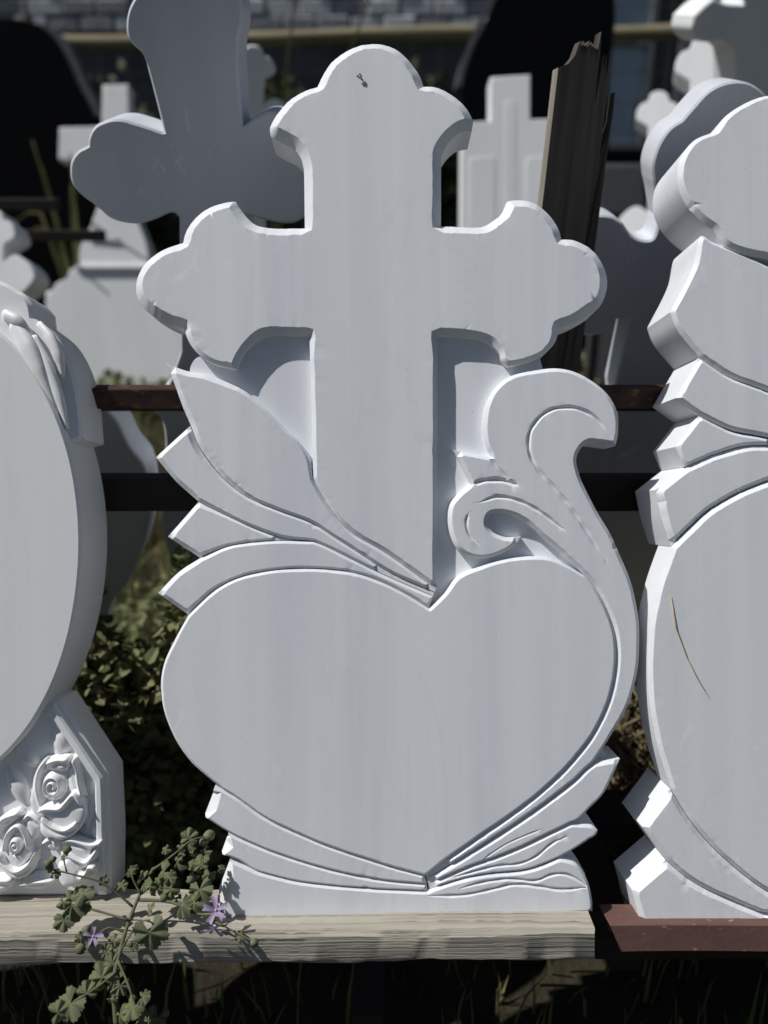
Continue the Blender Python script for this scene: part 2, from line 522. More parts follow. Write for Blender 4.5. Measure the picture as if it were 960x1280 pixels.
def weed_patch(name, n, cx, cy, rx, ry, h, size, seed, label):
    r = np.random.default_rng(seed)
    V, F = [], []
    for _ in range(n):
        a, q = r.uniform(0, 2 * math.pi), math.sqrt(r.uniform())
        x, y = cx + rx * q * math.cos(a), cy + ry * q * math.sin(a)
        top = h * (1 - 0.55 * q * q) * (0.75 + 0.25 * math.sin(x * 19) * math.sin(y * 23 + 1))
        z = ground_z(y) + top * r.uniform() ** 0.4
        s = size * r.uniform(0.5, 1.3)
        d = Vector((r.normal(), r.normal(), r.normal() * 0.5 + 0.25)).normalized()
        w = d.orthogonal().normalized()
        w.rotate(Matrix.Rotation(r.uniform(0, 6.28), 3, d))
        nn = d.cross(w)
        p = Vector((x, y, z))
        i = len(V)
        V += [p, p + d * s * .35 + w * s * .34 + nn * s * .1, p + d * s * .5 - nn * s * .05, p + d * s * .35 - w * s * .34 + nn * s * .1,
              p + d * s * .8 + w * s * .25, p + d * s * .8 - w * s * .25, p + d * s * 1.0 - nn * s * .15]
        F += [(i, i + 1, i + 2), (i, i + 2, i + 3), (i + 1, i + 4, i + 2), (i + 3, i + 2, i + 5), (i + 2, i + 4, i + 6), (i + 2, i + 6, i + 5)]
    return tag(mesh_obj(name, V, F, M['weed']), label, 'weeds', kind='stuff')

weed_patch('weeds', 11000, -0.47, 1.11, 0.36, 0.10, 0.92, 0.025, 5, 'tangled leafy weeds between the oval stone and the heart stone')
weed_patch('weeds', 2600, -0.45, 1.75, 0.7, 0.35, 0.28, 0.03, 6, 'low weeds in the sunlit grass behind the rack')
weed_patch('weeds', 1800, -1.35, 4.0, 0.8, 0.12, 0.24, 0.04, 9, 'weeds at the foot of the stepped white stone')
weed_patch('weeds', 2600, 1.6, 4.3, 1.2, 0.6, 0.45, 0.05, 10, 'green weeds in front of the far right crosses')

def tall_grass(x, y, n, h, seed, label, spread=0.12):
    r = random.Random(seed)
    root = empty('tall_grass', Matrix.Translation((x, y, ground_z(y))))
    for i in range(n):
        a = r.uniform(0, 6.28); hh = h * r.uniform(0.6, 1.0); out = spread * r.uniform(0.4, 2.2)
        pts, rad = [], []
        bx, by = r.uniform(-.04, .04), r.uniform(-.04, .04)
        kink = r.random() < 0.4
        for k in range(9):
            t = k / 8
            drop = 0.35 * hh * max(0, t - 0.65) * (2.2 if kink else 0.6)
            pts.append((bx + math.cos(a) * out * t ** 1.8, by + math.sin(a) * out * t ** 1.8, hh * t - drop * (1.6 if kink else 1)))
            rad.append(0.015 * (1 - 0.75 * t) + 0.001)
        V, F = tube(pts, rad, 6, 0.35)
        mesh_obj('blade', V, F, M['grass'], root, 0)
    tag(root, label, 'grass plant', 'tall grass plants among the far stones')
tall_grass(-1.72, 4.5, 14, 1.55, 1, 'tall green grass stalks beside the black granite stone and the stepped white stone', 0.22)
tall_grass(-0.55, 4.3, 8, 2.35, 2, 'very tall grass stalks rising behind the trefoil top of the heart stone', 0.4)

# far workshop wall
def building():
    Y = 9.0
    root = empty('workshop_building', Matrix.Translation((0, Y, ground_z(Y))))
    bm = box_bm(-9, 9, 0.16, 0.5, -0.4, 6.0)
    bm_obj('wall', bm, M['render'], root)
    meshes = {}
    r = random.Random(5)
    wins = [(2.15, 2.72, 1.7, 3.55), (3.1, 3.5, 1.9, 3.3)]
    bw, bh = 0.32, 0.13
    for row in range(7):
        z0 = 2.72 + row * (bh + 0.02)
        for c in range(-14, 15):
            x0 = c * (bw + 0.02) + (0.17 if row % 2 else 0)
            if any(x0 + bw > w[0] - .1 and x0 < w[1] + .1 and z0 < w[3] + .1 for w in wins): continue
            k = 'block_pale' if r.random() < 0.55 else 'block'
            if k not in meshes:
                b = box_bm(0, bw, 0, 0.16, 0, bh, 0.012)
                o = bm_obj('block', b, M[k], root)
                meshes[k] = o.data
            else:
                o = link(bpy.data.objects.new('block', meshes[k]), root)
            o.location = (x0, r.uniform(-.012, .012), z0)
    for (x0, x1, z0, z1) in wins:
        w = bm_obj('window', box_bm(x0, x1, 0.10, 0.14, z0, z1), M['glass'], root)
        bm = bmesh.new()
        me = bpy.data.meshes.new('window_frame')
        for b in ((x0 - .06, x0, z0 - .06, z1 + .06), (x1, x1 + .06, z0 - .06, z1 + .06), (x0 + .001, x1 - .001, z0 - .06, z0), (x0 + .001, x1 - .001, z1, z1 + .06),
                  (x0 + .002, x1 - .002, (z0 + z1) / 2 - .025, (z0 + z1) / 2 + .025)):
            t = box_bm(b[0], b[1], 0.05, 0.158, b[2], b[3])
            t.to_mesh(me); bm.from_mesh(me); t.free()
        bm_obj('window_frame', bm, M['frame'], w)
    tag(root, 'grey block workshop building with pale blue windows behind the yard', 'building')
building()

def leaf_mass(name, n, boxfun, size, m, seed, parent=None):
    r = np.random.default_rng(seed)
    V, F = [], []
    for _ in range(n):
        p = Vector(boxfun(r))
        s = size * r.uniform(0.5, 1.4)
        d = Vector((r.normal(), r.normal(), r.normal())).normalized()
        w = d.orthogonal().normalized(); w.rotate(Matrix.Rotation(r.uniform(0, 6.28), 3, d))
        nn = d.cross(w)
        i = len(V)
        V += [p, p + d * s * .5 + w * s * .3, p + d * s, p + d * s * .5 - w * s * .3 + nn * s * .12]
        F += [(i, i + 1, i + 2), (i, i + 2, i + 3)]
    return mesh_obj(name, V, F, m, parent)

def bush(x, y, rx, ry, h, n, size, seed, label):
    h *= .88
    root = empty('bush', Matrix.Translation((x, y, ground_z(y))))
    r = random.Random(seed)
    blobs = [(r.uniform(-.7, .7) * rx, r.uniform(-.6, .6) * ry, r.uniform(.25, .85) * h, r.uniform(.25, .5) * min(rx, h * .6)) for _ in range(14)]
    def f(q):
        b = blobs[q.integers(len(blobs))]
        v = q.normal(size=3); v /= np.linalg.norm(v)
        rr = b[3] * q.uniform() ** 0.4
        return (b[0] + v[0] * rr, b[1] + v[1] * rr * .8, max(0.02, b[2] + v[2] * rr))
    leaf_mass('crown', n, f, size, M['hedge'], seed, root)
    for k in range(4):
        V, F = tube([(r.uniform(-.1, .1), 0, -0.05), (r.uniform(-.3, .3) * rx, 0, h * .4), (r.uniform(-.6, .6) * rx, r.uniform(-.3, .3) * ry, h * .75)], [.04, .025, .01], 6)
        mesh_obj('trunk', V, F, M['bark'], root, 0)
    tag(root, label, 'bush', 'bushes along the fence')
bush(-2.9, 7.4, 1.3, .5, 2.2, 6500, .10, 21, 'dark bush behind the leftmost black granite stone')
bush(-0.6, 7.5, 1.5, .5, 2.35, 8000, .10, 22, 'dark bush behind the tall grass and the trefoil top')
bush(0.9, 7.3, 1.0, .5, 2.2, 6000, .10, 23, 'dark bush behind the plain white cross stone')
bush(3.3, 7.2, 1.2, .5, 1.55, 6000, .10, 24, 'low dark bush under the pale blue windows')

def fence():
    root = empty('pole_fence', Matrix.Translation((0, 6.0, ground_z(6))))
    zr = 2.40 - ground_z(6)
    pts = [(x, 0.02 * math.sin(x * 1.7), zr + 0.018 * x + 0.012 * math.sin(x * 2.1 + 1)) for x in np.linspace(-5, 5.5, 40)]
    V, F = tube(pts, [0.05 + 0.004 * math.sin(i) for i in range(40)], 10)
    mesh_obj('rail', V, F, M['yellow_wood'], root, 0)
    for x in (-4.2, -2.45, 1.42, 3.6, 5.2):
        V, F = tube([(x, 0.1, -.1), (x, 0.1, zr * .5), (x, .1, zr + .15)], [.055, .052, .045], 10)
        mesh_obj('post', V, F, M['bark'], root, 0)
    V, F = [], []
    def strip(a, b):
        v, f = tube([a, b], [.0035, .0035], 4)
        o = len(V); V.extend(v); F.extend(tuple(i + o for i in q) for q in f)
    for i in range(53):
        x = -5 + i * 0.2
        strip((x, .17, 0.0), (x, .17, 3.1))
    for k in range(16): strip((-5, .176, .1 + k * .2), (5.4, .176, .1 + k * .2))
    tag(mesh_obj('netting', V, F, M['wire'], root), kind='stuff')
    tag(root, 'peeled pole fence with wire netting in front of the grey building', 'fence')
fence()

# ------------------------------------------------------------------ far stones
def far_stone(name, frame, outline, thick, m, label, cat, group=None, ground=True, cham=0.004, parts=None):
    """outline in pixels, open at the bottom: it is carried straight down to the ground"""
    L = [frame.px(p) for p in outline]
    if ground:
        # local y where the slab meets the ground under its own origin
        lo = min(range(len(L)), key=lambda i: L[i][0]); 
        y = frame.o.y
        g = (frame.inv @ Vector((frame.o.x, y, ground_z(y) - 0.03))).y
        L = L + [(L[-1][0], g), (L[0][0], g)]
    arr = np.array(L)
    bx, by = (arr[:, 0].min() + arr[:, 0].max()) / 2, arr[:, 1].min()
    root_m = frame.mw @ Matrix.Translation((bx, by, 0))
    arr = arr - np.array([bx, by])
    if parts is None:
        o = slab(name, arr, m, None, 0, thick, cham)
        o.matrix_world = root_m
        return tag(o, label, cat, group)
    root = empty(name, root_m)
    slab('slab', arr, m, root, 0, thick, cham)
    parts(root, frame, bx, by)
    return tag(root, label, cat, group)

def at_y(x, y, Y):
    d = ray(x, y); return CAM + d * (Y / d.y)

# stepped white stone with pointed top
f = Frame(at_y(143, 400, 4.2), R(16))
def w1_parts(root, fr, bx, by):
    q = np.array([fr.px(p) for p in [(96, 338), (190, 338), (190, 331), (96, 331)]]) - [bx, by]
    slab('ledge', q, M['marble_far'], root, 0.02, 0.12, 0.004)
    q = np.array([fr.px(p) for p in [(112, 300), (150, 303), (148, 297), (114, 291)]]) - [bx, by]
    slab('carved_bar', q, M['marble_far'], root, 0.015, 0.05, 0.003)
far_stone('stepped_headstone', f, poly(curve((57, 420), (57, 365)), curve((57, 365), (66, 362)), curve((66, 362), (69, 355), (84, 348)),
          curve((84, 348), (88, 337), (100, 334)), curve((100, 334), (100, 310), (112, 285), (126, 250), (143, 222)),
          curve((143, 222), (160, 250), (174, 281), (184, 308), (186, 334)), curve((186, 334), (198, 337), (202, 348)), curve((202, 348), (217, 355), (220, 362)),
          curve((220, 362), (230, 365)), curve((230, 365), (230, 420))), 0.14, M['marble_far'],
          'pale stepped marble headstone with pointed top standing in weeds', 'headstone', parts=w1_parts)

# plain white cross stone with panels
f = Frame(at_y(638, 200, 3.2), R(15))
def w2_parts(root, fr, bx, by):
    for x0, x1 in ((586, 619), (657, 692)):
        q = np.array([fr.px(p) for p in poly(curve((x0, 460), (x0, 197)), curve((x0, 197), (x1, 195)), curve((x1, 195), (x1, 460)))]) - [bx, by]
        slab('side_panel', q, M['marble_far'], root, 0.002, 0.05, 0.002)
    q = np.array([fr.px(p) for p in poly(curve((631, 460), (631, 125)), curve((631, 125), (645, 125)), curve((645, 125), (645, 460)))]) - [bx, by]
    slab('raised_rib', q, M['marble_far'], root, 0.0015, 0.05, 0.0015)
far_stone('cross_headstone', f, poly(curve((576, 300), (577, 153)), curve((577, 153), (613, 151)), curve((613, 151), (613, 96)), curve((613, 96), (663, 93)),
          curve((663, 93), (663, 149)), curve((663, 149), (700, 148)), curve((700, 148), (701, 300))), 0.09, M['marble_far'],
          'plain square cut white cross headstone with sunken panels in front of black granite', 'headstone', parts=w2_parts)

# black granite
def gran_edge(pts, w):
    def go(root, fr, bx, by):
        a = np.array([fr.px(p) for p in curve(*pts)])
        b = a + np.array([w, 0])
        slab('sawn_edge', np.concatenate([a, b[::-1]]) - [bx, by], M['granite_edge'], root, -0.006, 0.12, 0.0)
    return go
f = Frame(at_y(20, 200, 5.1), R(2))
far_stone('granite_headstone', f, poly(curve((-120, 260), (-110, 60)), curve((-110, 60), (-60, 30), (0, 22), (46, 30), (67, 46), (82, 71), (96, 103), (110, 128), (117, 145)),
          curve((117, 145), (118, 300))), 0.14, M['granite'], 'black granite headstone with a curved shoulder next to the tall grass stalks', 'headstone',
          parts=gran_edge([(46, 30), (67, 46), (82, 71), (96, 103), (110, 128), (117, 145)], 0.05))
f = Frame(at_y(680, 60, 4.3), R(2))
far_stone('granite_headstone', f, poly(curve((578, 300), (578, 108), (585, 78), (596, 49), (609, 22), (622, -8), (650, -45)), curve((650, -45), (700, -60), (745, -40), (766, -10), (769, 27), (766, 54), (762, 100), (762, 300))),
          0.14, M['granite'], 'tall black granite headstone behind the plain white cross stone', 'headstone',
          parts=gran_edge([(577, 108), (584, 78), (595, 49), (608, 22), (621, -8), (649, -45)], -0.03))
f = Frame(at_y(60, 300, 5.2), R(3))  # black slab added as a dark backdrop where only shade lies
far_stone('black_slab', f, [np.array(p, float) for p in ((-60, 320), (-60, 232), (108, 232), (108, 320))], 0.06, M['granite'],
          'low black slab added as dark shade behind the tall grass stalks', 'slab')
f = Frame(at_y(800, 300, 4.4), R(3))
far_stone('black_slab', f, [np.array(p, float) for p in ((742, 320), (742, 190), (862, 192), (862, 320))], 0.06, M['granite'],
          'low black granite slab beside the broken wooden board', 'slab')
f = Frame(at_y(800, 215, 4.0), R(3))
far_stone('grey_ledger', f, [np.array(p, float) for p in ((748, 300), (748, 204), (806, 204), (806, 300))], 0.06, M['granite_edge'],
          'low grey granite slab leaning between the board and the far crosses', 'slab')

# small far crosses
def trefoil_cross(cx, top, w, h_arm, arm_y, scale=1.0):
    """pixel outline of a small budded cross, open at the bottom"""
    s = w
    return poly(curve((cx - s * .28, arm_y + s * 2.2), (cx - s * .28, arm_y + s * .35)),
                curve((cx - s * .28, arm_y + s * .35), (cx - s * .55, arm_y + s * .62), (cx - s * 1.0, arm_y + s * .3), (cx - s * 1.18, arm_y), (cx - s * 1.0, arm_y - s * .35), (cx - s * .6, arm_y - s * .6), (cx - s * .28, arm_y - s * .42)),
                curve((cx - s * .28, arm_y - s * .42), (cx - s * .3, top + s * 1.0)),
                curve((cx - s * .3, top + s * 1.0), (cx - s * .62, top + s * .75), (cx - s * .5, top + s * .38), (cx - s * .3, top + s * .28)),
                curve((cx - s * .3, top + s * .28), (cx - s * .2, top + s * .06), (cx, top), (cx + s * .2, top + s * .06), (cx + s * .3, top + s * .28)),
                curve((cx + s * .3, top + s * .28), (cx + s * .5, top + s * .38), (cx + s * .62, top + s * .75), (cx + s * .3, top + s * 1.0)),
                curve((cx + s * .3, top + s * 1.0), (cx + s * .28, arm_y - s * .42)),
                curve((cx + s * .28, arm_y - s * .42), (cx + s * .6, arm_y - s * .6), (cx + s * 1.0, arm_y - s * .35), (cx + s * 1.18, arm_y), (cx + s * 1.0, arm_y + s * .3), (cx + s * .55, arm_y + s * .62), (cx + s * .28, arm_y + s * .35)),
                curve((cx + s * .28, arm_y + s * .35), (cx + s * .28, arm_y + s * 2.2)))

f = Frame(at_y(880, 80, 2.9), R(16), R(-18))
far_stone('budded_cross', f, trefoil_cross(880, 44, 58, 0, 235), 0.10, M['marble_far'],
          'white budded cross standing behind the shaded back row cross', 'cross', 'far budded crosses')
f = Frame(at_y(825, 140, 3.3), R(16), R(-18))
far_stone('budded_cross', f, trefoil_cross(824, 113, 46, 0, 285), 0.10, M['marble_far'],
          'smaller white budded cross beside the low black slab', 'cross', 'far budded crosses')
f = Frame(at_y(930, 60, 2.3), R(-14), R(14))
far_stone('shaded_cross', f, poly(curve((920, 230), (919, 62)), curve((919, 62), (905, 50), (880, 52), (866, 38), (868, 20)), curve((868, 20), (880, 8), (893, -2)), curve((893, -2), (905, 4), (930, 6)),
          curve((930, 6), (932, -60)), curve((932, -60), (985, -62)), curve((985, -62), (988, 2)), curve((988, 2), (1020, 0), (1045, 15), (1050, 40), (1030, 55), (1000, 50), (975, 62)), curve((975, 62), (975, 230))),
          0.10, M['marble_far'], 'big white cross seen from its shaded back, above the far budded crosses', 'cross')
f = Frame(at_y(10, 320, 2.6), R(18), R(-5))
far_stone('budded_cross', f, trefoil_cross(-8, 262, 44, 0, 345), 0.09, M['marble_far'],
          'white budded cross showing over the top of the oval stone', 'cross', 'far budded crosses')
f = Frame(at_y(140, 150, 4.7), R(14), R(0))
far_stone('plain_cross', f, poly(curve((126, 300), (126, 200)), curve((126, 200), (73, 199)), curve((73, 199), (74, 159)), curve((74, 159), (127, 158)), curve((127, 158), (128, 106)), curve((128, 106), (160, 105)),
          curve((160, 105), (161, 158)), curve((161, 158), (214, 158)), curve((214, 158), (214, 199)), curve((214, 199), (161, 200)), curve((161, 200), (161, 300))), 0.09, M['marble_far'],
          'small plain white cross between black granite and the shaded leaning cross', 'cross')
f = Frame(at_y(325, 90, 2.6), R(-9), R(6))
far_stone('budded_cross', f, trefoil_cross(316, 56, 44, 0, 150), 0.08, M['marble_far'],
          'shaded budded cross peeping out behind the leaning cross', 'cross', 'far budded crosses')

# rusty rails of the rack further back
def far_rack():
    root = empty('far_rack', Matrix.Translation((-1.2, 3.0, ground_z(3.0))))
    for yy, x0, x1 in ((252, -330, 74), (291, -330, 130)):
        a, b = at_y(x0, yy, 3.0), at_y(x1, yy, 3.0)
        bm = box_bm(a.x + 1.2, b.x + 1.2, -.02, .02, a.z - .03 - ground_z(3.0), a.z + .01 - ground_z(3.0), .003)
        bm_obj('rail', bm, M['dark_steel'], root)
    for xx in (-300, -20):
        a = at_y(xx, 240, 3.03)
        bm_obj('post', box_bm(a.x + 1.17, a.x + 1.21, .021, .06, -.08, a.z - ground_z(3.0), .003), M['dark_steel'], root)
    tag(root, 'rusty steel rack with two rails among the stones behind the oval stone', 'rack')
    root = empty('far_rack', Matrix.Translation((1.2, 3.6, ground_z(3.6))))
    a, b = at_y(740, 268, 3.6), at_y(1000, 264, 3.6)
    bm_obj('rail', box_bm(a.x - 1.2, b.x - 1.2, -.02, .02, a.z - .03 - ground_z(3.6), a.z + .01 - ground_z(3.6), .003), M['dark_steel'], root)
    for x in (a.x - 1.15, b.x - 1.25): bm_obj('post', box_bm(x, x + .04, .021, .06, -.08, a.z - ground_z(3.6), .003), M['dark_steel'], root)
    tag(root, 'rusty steel rail standing beyond the broken wooden board', 'rack')
far_rack()

# ------------------------------------------------------------------ the rack that carries the near stones
def rack():
    root = empty('display_rack', Matrix.Translation((0, 0.97, 0)))
    def bar(name, x0, x1, y0, y1, z0, z1, m):
        return bm_obj(name, box_bm(x0, x1, y0 - .97, y1 - .97, z0, z1, .002, 2), m, root)
    a = P(0, 486, .962)
    z = a.z
    # L section: top flange and front flange
    bar('angle_rail', -1.5, 1.5, a.y, a.y + .005, z - .026, z, M['rust'])
    bar('angle_flange', -1.5, 1.5, a.y + .0055, a.y + .032, z - .006, z - .0005, M['rust'])
    b0, b1 = P(0, 599, 1.0), P(0, 645, 1.0)
    bar('rail', -1.5, 1.5, b0.y, b0.y + .03, b1.z, b0.z, M['dark_steel'])
    bar('rear_rail', -1.5, 1.5, 1.105, 1.135, .907, .924, M['dark_steel'])
    for x in (-1.3, -0.02, 1.3):
        bar('post', x - .02, x + .02, b0.y + .031, b0.y + .066, 0, z - .007, M['dark_steel'])
        bar('foot', x - .019, x + .019, .66, 1.50, .235, .268, M['dark_steel'])
        bar('tie', x - .018, x + .018, b0.y + .067, 1.104, .908, .922, M['dark_steel'])
        for y in ((.68, 1.42) if abs(x) > 1 else (1.42,)): bar('leg', x - .017, x + .017, y, y + .035, -.03, .2345, M['dark_steel'])
    bar('front_beam', -1.45, 1.45, .685, .725, .33, .366, M['dark_steel'])
    for x in (-1.3, 1.3): bar('stub', x - .018, x + .018, .688, .722, .2685, .3295, M['dark_steel'])
    bar('mid_beam', .0, 1.28, .94, 1.02, .2685, .303, M['dark_steel'])
    bar('shelf_beam', -1.45, 1.45, 1.19, 1.45, .269, .305, M['dark_steel'])
    bar('cross_beam', .285, .325, .716, 1.189, .275, .303, M['dark_steel'])
    tag(root, 'rusty angle steel rack with two rails behind the white stones', 'rack')
rack()

def plank():
    x0, x1 = -1.45, .2335
    y0, y1, z0, z1 = .637, .724, .384, .4202
    n = 160
    bm = bmesh.new()
    rr = random.Random(3)
    prof = [(y0 + .003, z0), (y0, z0 + .004), (y0, z1 - .005), (y0 + .005, z1), (y1 - .004, z1), (y1, z1 - .004), (y1, z0)]
    rings = []
    for i in range(n + 1):
        x = x0 + (x1 - x0) * i / n
        jit = [(.0012 * math.sin(x * 31 + k) + rr.uniform(-.0007, .0007), .0010 * math.sin(x * 17 + k * 2) + rr.uniform(-.0006, .0006)) for k in range(len(prof))]
        xe = [x + (rr.uniform(-.003, .002) if i == n else 0) for _ in prof]
        rings.append([bm.verts.new((xe[k], p[0] + jit[k][0], p[1] + jit[k][1])) for k, p in enumerate(prof)])
    m = len(prof)
    for i in range(n):
        for k in range(m):
            bm.faces.new((rings[i][k], rings[i + 1][k], rings[i + 1][(k + 1) % m], rings[i][(k + 1) % m]))
    bm.faces.new(rings[0]); bm.faces.new(list(reversed(rings[n])))
    bmesh.ops.recalc_face_normals(bm, faces=bm.faces)
    o = bm_obj('wooden_plank', bm, M['wood'], None, 35)
    o.data.transform(Matrix.Translation((0, -.669, -.42)))
    o.location = (0, .669, .42)
    o.rotation_euler = (R(-13), R(-.8), 0)
    tag(o, 'weathered grey plank carrying the heart stone and the oval stone', 'plank')
plank()

def channel():
    root_l = P(762, 1152, .872)
    bm = bmesh.new()
    x0, x1 = 0.0, 0.95
    prof = [(0, -.031), (0, 0), (.045, 0), (.045, -.031), (.041, -.031), (.041, -.004), (.004, -.004), (.004, -.031)]
    n = 30
    rr = random.Random(9)
    rings = []
    for i in range(n + 1):
        x = x0 + (x1 - x0) * i / n
        ring = []
        for k, p in enumerate(prof):
            xe = x
            if i == 0: xe = -p[1] * .42 + rr.uniform(-.002, .002)
            ring.append(bm.verts.new((xe, p[0] + .0006 * math.sin(x * 23 + k), p[1] + .0008 * math.sin(x * 13))))
        rings.append(ring)
    m = len(prof)
    for i in range(n):
        for k in range(m):
            bm.faces.new((rings[i][k], rings[i + 1][k], rings[i + 1][(k + 1) % m], rings[i][(k + 1) % m]))
    bm.faces.new(rings[0]); bm.faces.new(list(reversed(rings[n])))
    bmesh.ops.recalc_face_normals(bm, faces=bm.faces)
    bmesh.ops.bevel(bm, geom=[e for e in bm.edges if e.calc_face_angle(0) > 1], offset=.001, segments=1, affect='EDGES')
    o = bm_obj('steel_channel', bm, M['red_steel'], None, 30)
    o.location = (root_l.x, root_l.y - .004, root_l.z - .001)
    o.rotation_euler = (R(-19), 0, 0)
    tag(o, 'red brown painted steel channel under the thick heart and cross stone', 'steel channel')
channel()

def board():
    # old plank standing behind the heart stone, top split
    top, bot = P(731, 70, 1.00), P(686, 440, 1.07)
    ax = (top - bot).normalized()
    wid = Vector((1, .42, 0)); wid = (wid - ax * wid.dot(ax)).normalized()
    nn = wid.cross(ax)
    base = bot + ax * (-(bot.z - .303) / ax.z)
    mw = Matrix((( *wid, 0), (*(-nn if nn.y > 0 else nn), 0), (*ax, 0), (0, 0, 0, 1))).transposed()
    mw.translation = base
    H = (top - base).length - .012
    root = empty('broken_board', mw)
    w0 = .046
    # splintered top edge
    prof = [(-w0, H - .015), (-.036, H - .008), (-.026, H + .004), (-.020, H + .022)]
    rr = random.Random(4)
    x = -.018
    while x < .012:
        prof += [(x, H + .024 + rr.uniform(-.002, .002)), (x + .002, H + .010 + rr.uniform(-.006, .006))]
        x += .0045
    prof += [(.014, H + .040), (.0165, H + .018), (.0175, H - .03), (.0185, H - .045), (.021, H - .02), (.024, H + .014), (.0265, H - .008), (.029, H + .016), (.032, H - .012), (.035, H + .012),
             (.038, H - .03), (.0395, H - .10), (.041, H - .115), (.0425, H - .095), (.047, H - .055), (w0, H - .025)]
    prof = [(p[0] * (.885 if abs(p[0]) < .046 else 1), p[1]) for p in prof]
    L = [(-w0, 0)] + prof + [(w0, 0)]
    th = .012
    V = [(p[0], 0, p[1]) for p in L] + [(p[0], th, p[1]) for p in L]
    n = len(L)
    F = [tuple(range(n)), tuple(reversed(range(n, 2 * n)))]
    S = []
    for i in range(n): F.append((i, n + i, n + (i + 1) % n, (i + 1) % n))
    o = mesh_obj('board', V, F, M['wood_dark'], root)
    o.data.materials.append(M['wood_lit_edge'])
    o.data.polygons[2].material_index = 1
    bm = bmesh.new(); bm.from_mesh(o.data); bmesh.ops.recalc_face_normals(bm, faces=bm.faces)
    bmesh.ops.triangulate(bm, faces=[f for f in bm.faces if len(f.verts) > 4]); bm.to_mesh(o.data); bm.free()
    tag(root, 'old dark board with a splintered broken top leaning behind the heart stone', 'board')
board()

# ------------------------------------------------------------------ back row, leaning towards the camera (seen from behind, in shade)
BACK = R(-13)
fb = Frame((0, 1.10, 1.36), BACK)
# the heights where this row stands
g_loc = (fb.inv @ Vector((0, 1.10 + (1.36 - .372) * math.tan(R(10)), .372))).y

def back_stone(name, outline_px, thick, label, group='stones of the back row', frame=fb):
    L = np.array([frame.px(p) for p in outline_px])
    bx, by = (L[:, 0].min() + L[:, 0].max()) / 2, L[:, 1].min()
    o = slab(name, L - [bx, by], M['marble_shaded'], None, 0, thick, 0.003)
    o.matrix_world = frame.mw @ Matrix.Translation((bx, by, 0))
    return tag(o, label, 'headstone', group)

bot_y = 905     # pixel row of the foot of this row
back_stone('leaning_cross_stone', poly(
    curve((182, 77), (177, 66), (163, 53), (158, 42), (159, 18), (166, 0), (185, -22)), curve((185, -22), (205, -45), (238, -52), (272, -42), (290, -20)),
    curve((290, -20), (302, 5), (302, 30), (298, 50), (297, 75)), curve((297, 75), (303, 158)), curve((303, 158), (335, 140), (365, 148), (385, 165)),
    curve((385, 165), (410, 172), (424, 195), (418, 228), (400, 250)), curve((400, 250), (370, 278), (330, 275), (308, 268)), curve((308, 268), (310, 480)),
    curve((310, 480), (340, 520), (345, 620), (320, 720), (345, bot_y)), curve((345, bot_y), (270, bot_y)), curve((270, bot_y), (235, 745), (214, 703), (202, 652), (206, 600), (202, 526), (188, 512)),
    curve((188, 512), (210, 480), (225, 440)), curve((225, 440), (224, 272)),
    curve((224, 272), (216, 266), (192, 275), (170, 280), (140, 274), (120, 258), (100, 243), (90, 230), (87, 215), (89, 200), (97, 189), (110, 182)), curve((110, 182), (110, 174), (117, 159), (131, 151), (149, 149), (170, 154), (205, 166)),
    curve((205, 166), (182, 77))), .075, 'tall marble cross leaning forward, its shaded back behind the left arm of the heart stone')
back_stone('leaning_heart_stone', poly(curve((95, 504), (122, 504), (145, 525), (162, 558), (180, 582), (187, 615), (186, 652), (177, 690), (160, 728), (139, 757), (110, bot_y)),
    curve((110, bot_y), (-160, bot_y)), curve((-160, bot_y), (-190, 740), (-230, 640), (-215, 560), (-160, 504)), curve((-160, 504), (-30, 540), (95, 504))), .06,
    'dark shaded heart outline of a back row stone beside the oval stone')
fb2 = Frame((0, 1.15, 1.36), R(-13), 0)
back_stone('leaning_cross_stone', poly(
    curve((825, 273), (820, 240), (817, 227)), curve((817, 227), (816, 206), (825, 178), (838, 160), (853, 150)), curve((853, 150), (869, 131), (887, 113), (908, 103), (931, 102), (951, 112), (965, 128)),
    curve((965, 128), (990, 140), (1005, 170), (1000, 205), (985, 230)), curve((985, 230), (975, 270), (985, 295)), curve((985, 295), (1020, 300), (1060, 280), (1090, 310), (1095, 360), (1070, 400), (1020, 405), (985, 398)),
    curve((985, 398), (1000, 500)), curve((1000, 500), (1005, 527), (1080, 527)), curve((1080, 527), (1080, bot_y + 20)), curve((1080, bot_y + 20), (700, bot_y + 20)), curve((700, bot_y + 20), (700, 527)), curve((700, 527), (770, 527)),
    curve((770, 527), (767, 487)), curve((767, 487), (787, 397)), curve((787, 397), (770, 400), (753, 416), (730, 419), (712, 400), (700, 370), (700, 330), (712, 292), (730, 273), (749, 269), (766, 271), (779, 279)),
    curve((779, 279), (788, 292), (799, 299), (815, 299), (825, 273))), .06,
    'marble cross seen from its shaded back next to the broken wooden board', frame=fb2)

# ------------------------------------------------------------------ the heart stone with the budded cross
SC = D0 / FPX
LEAN = PITCH
main_o = P(505, 1140, D0)
fm = Frame(main_o, LEAN)
main = empty('heart_cross_headstone', fm.mw)
mm = M['marble']
def ML(ps): return fm.pts(ps)
px = SC

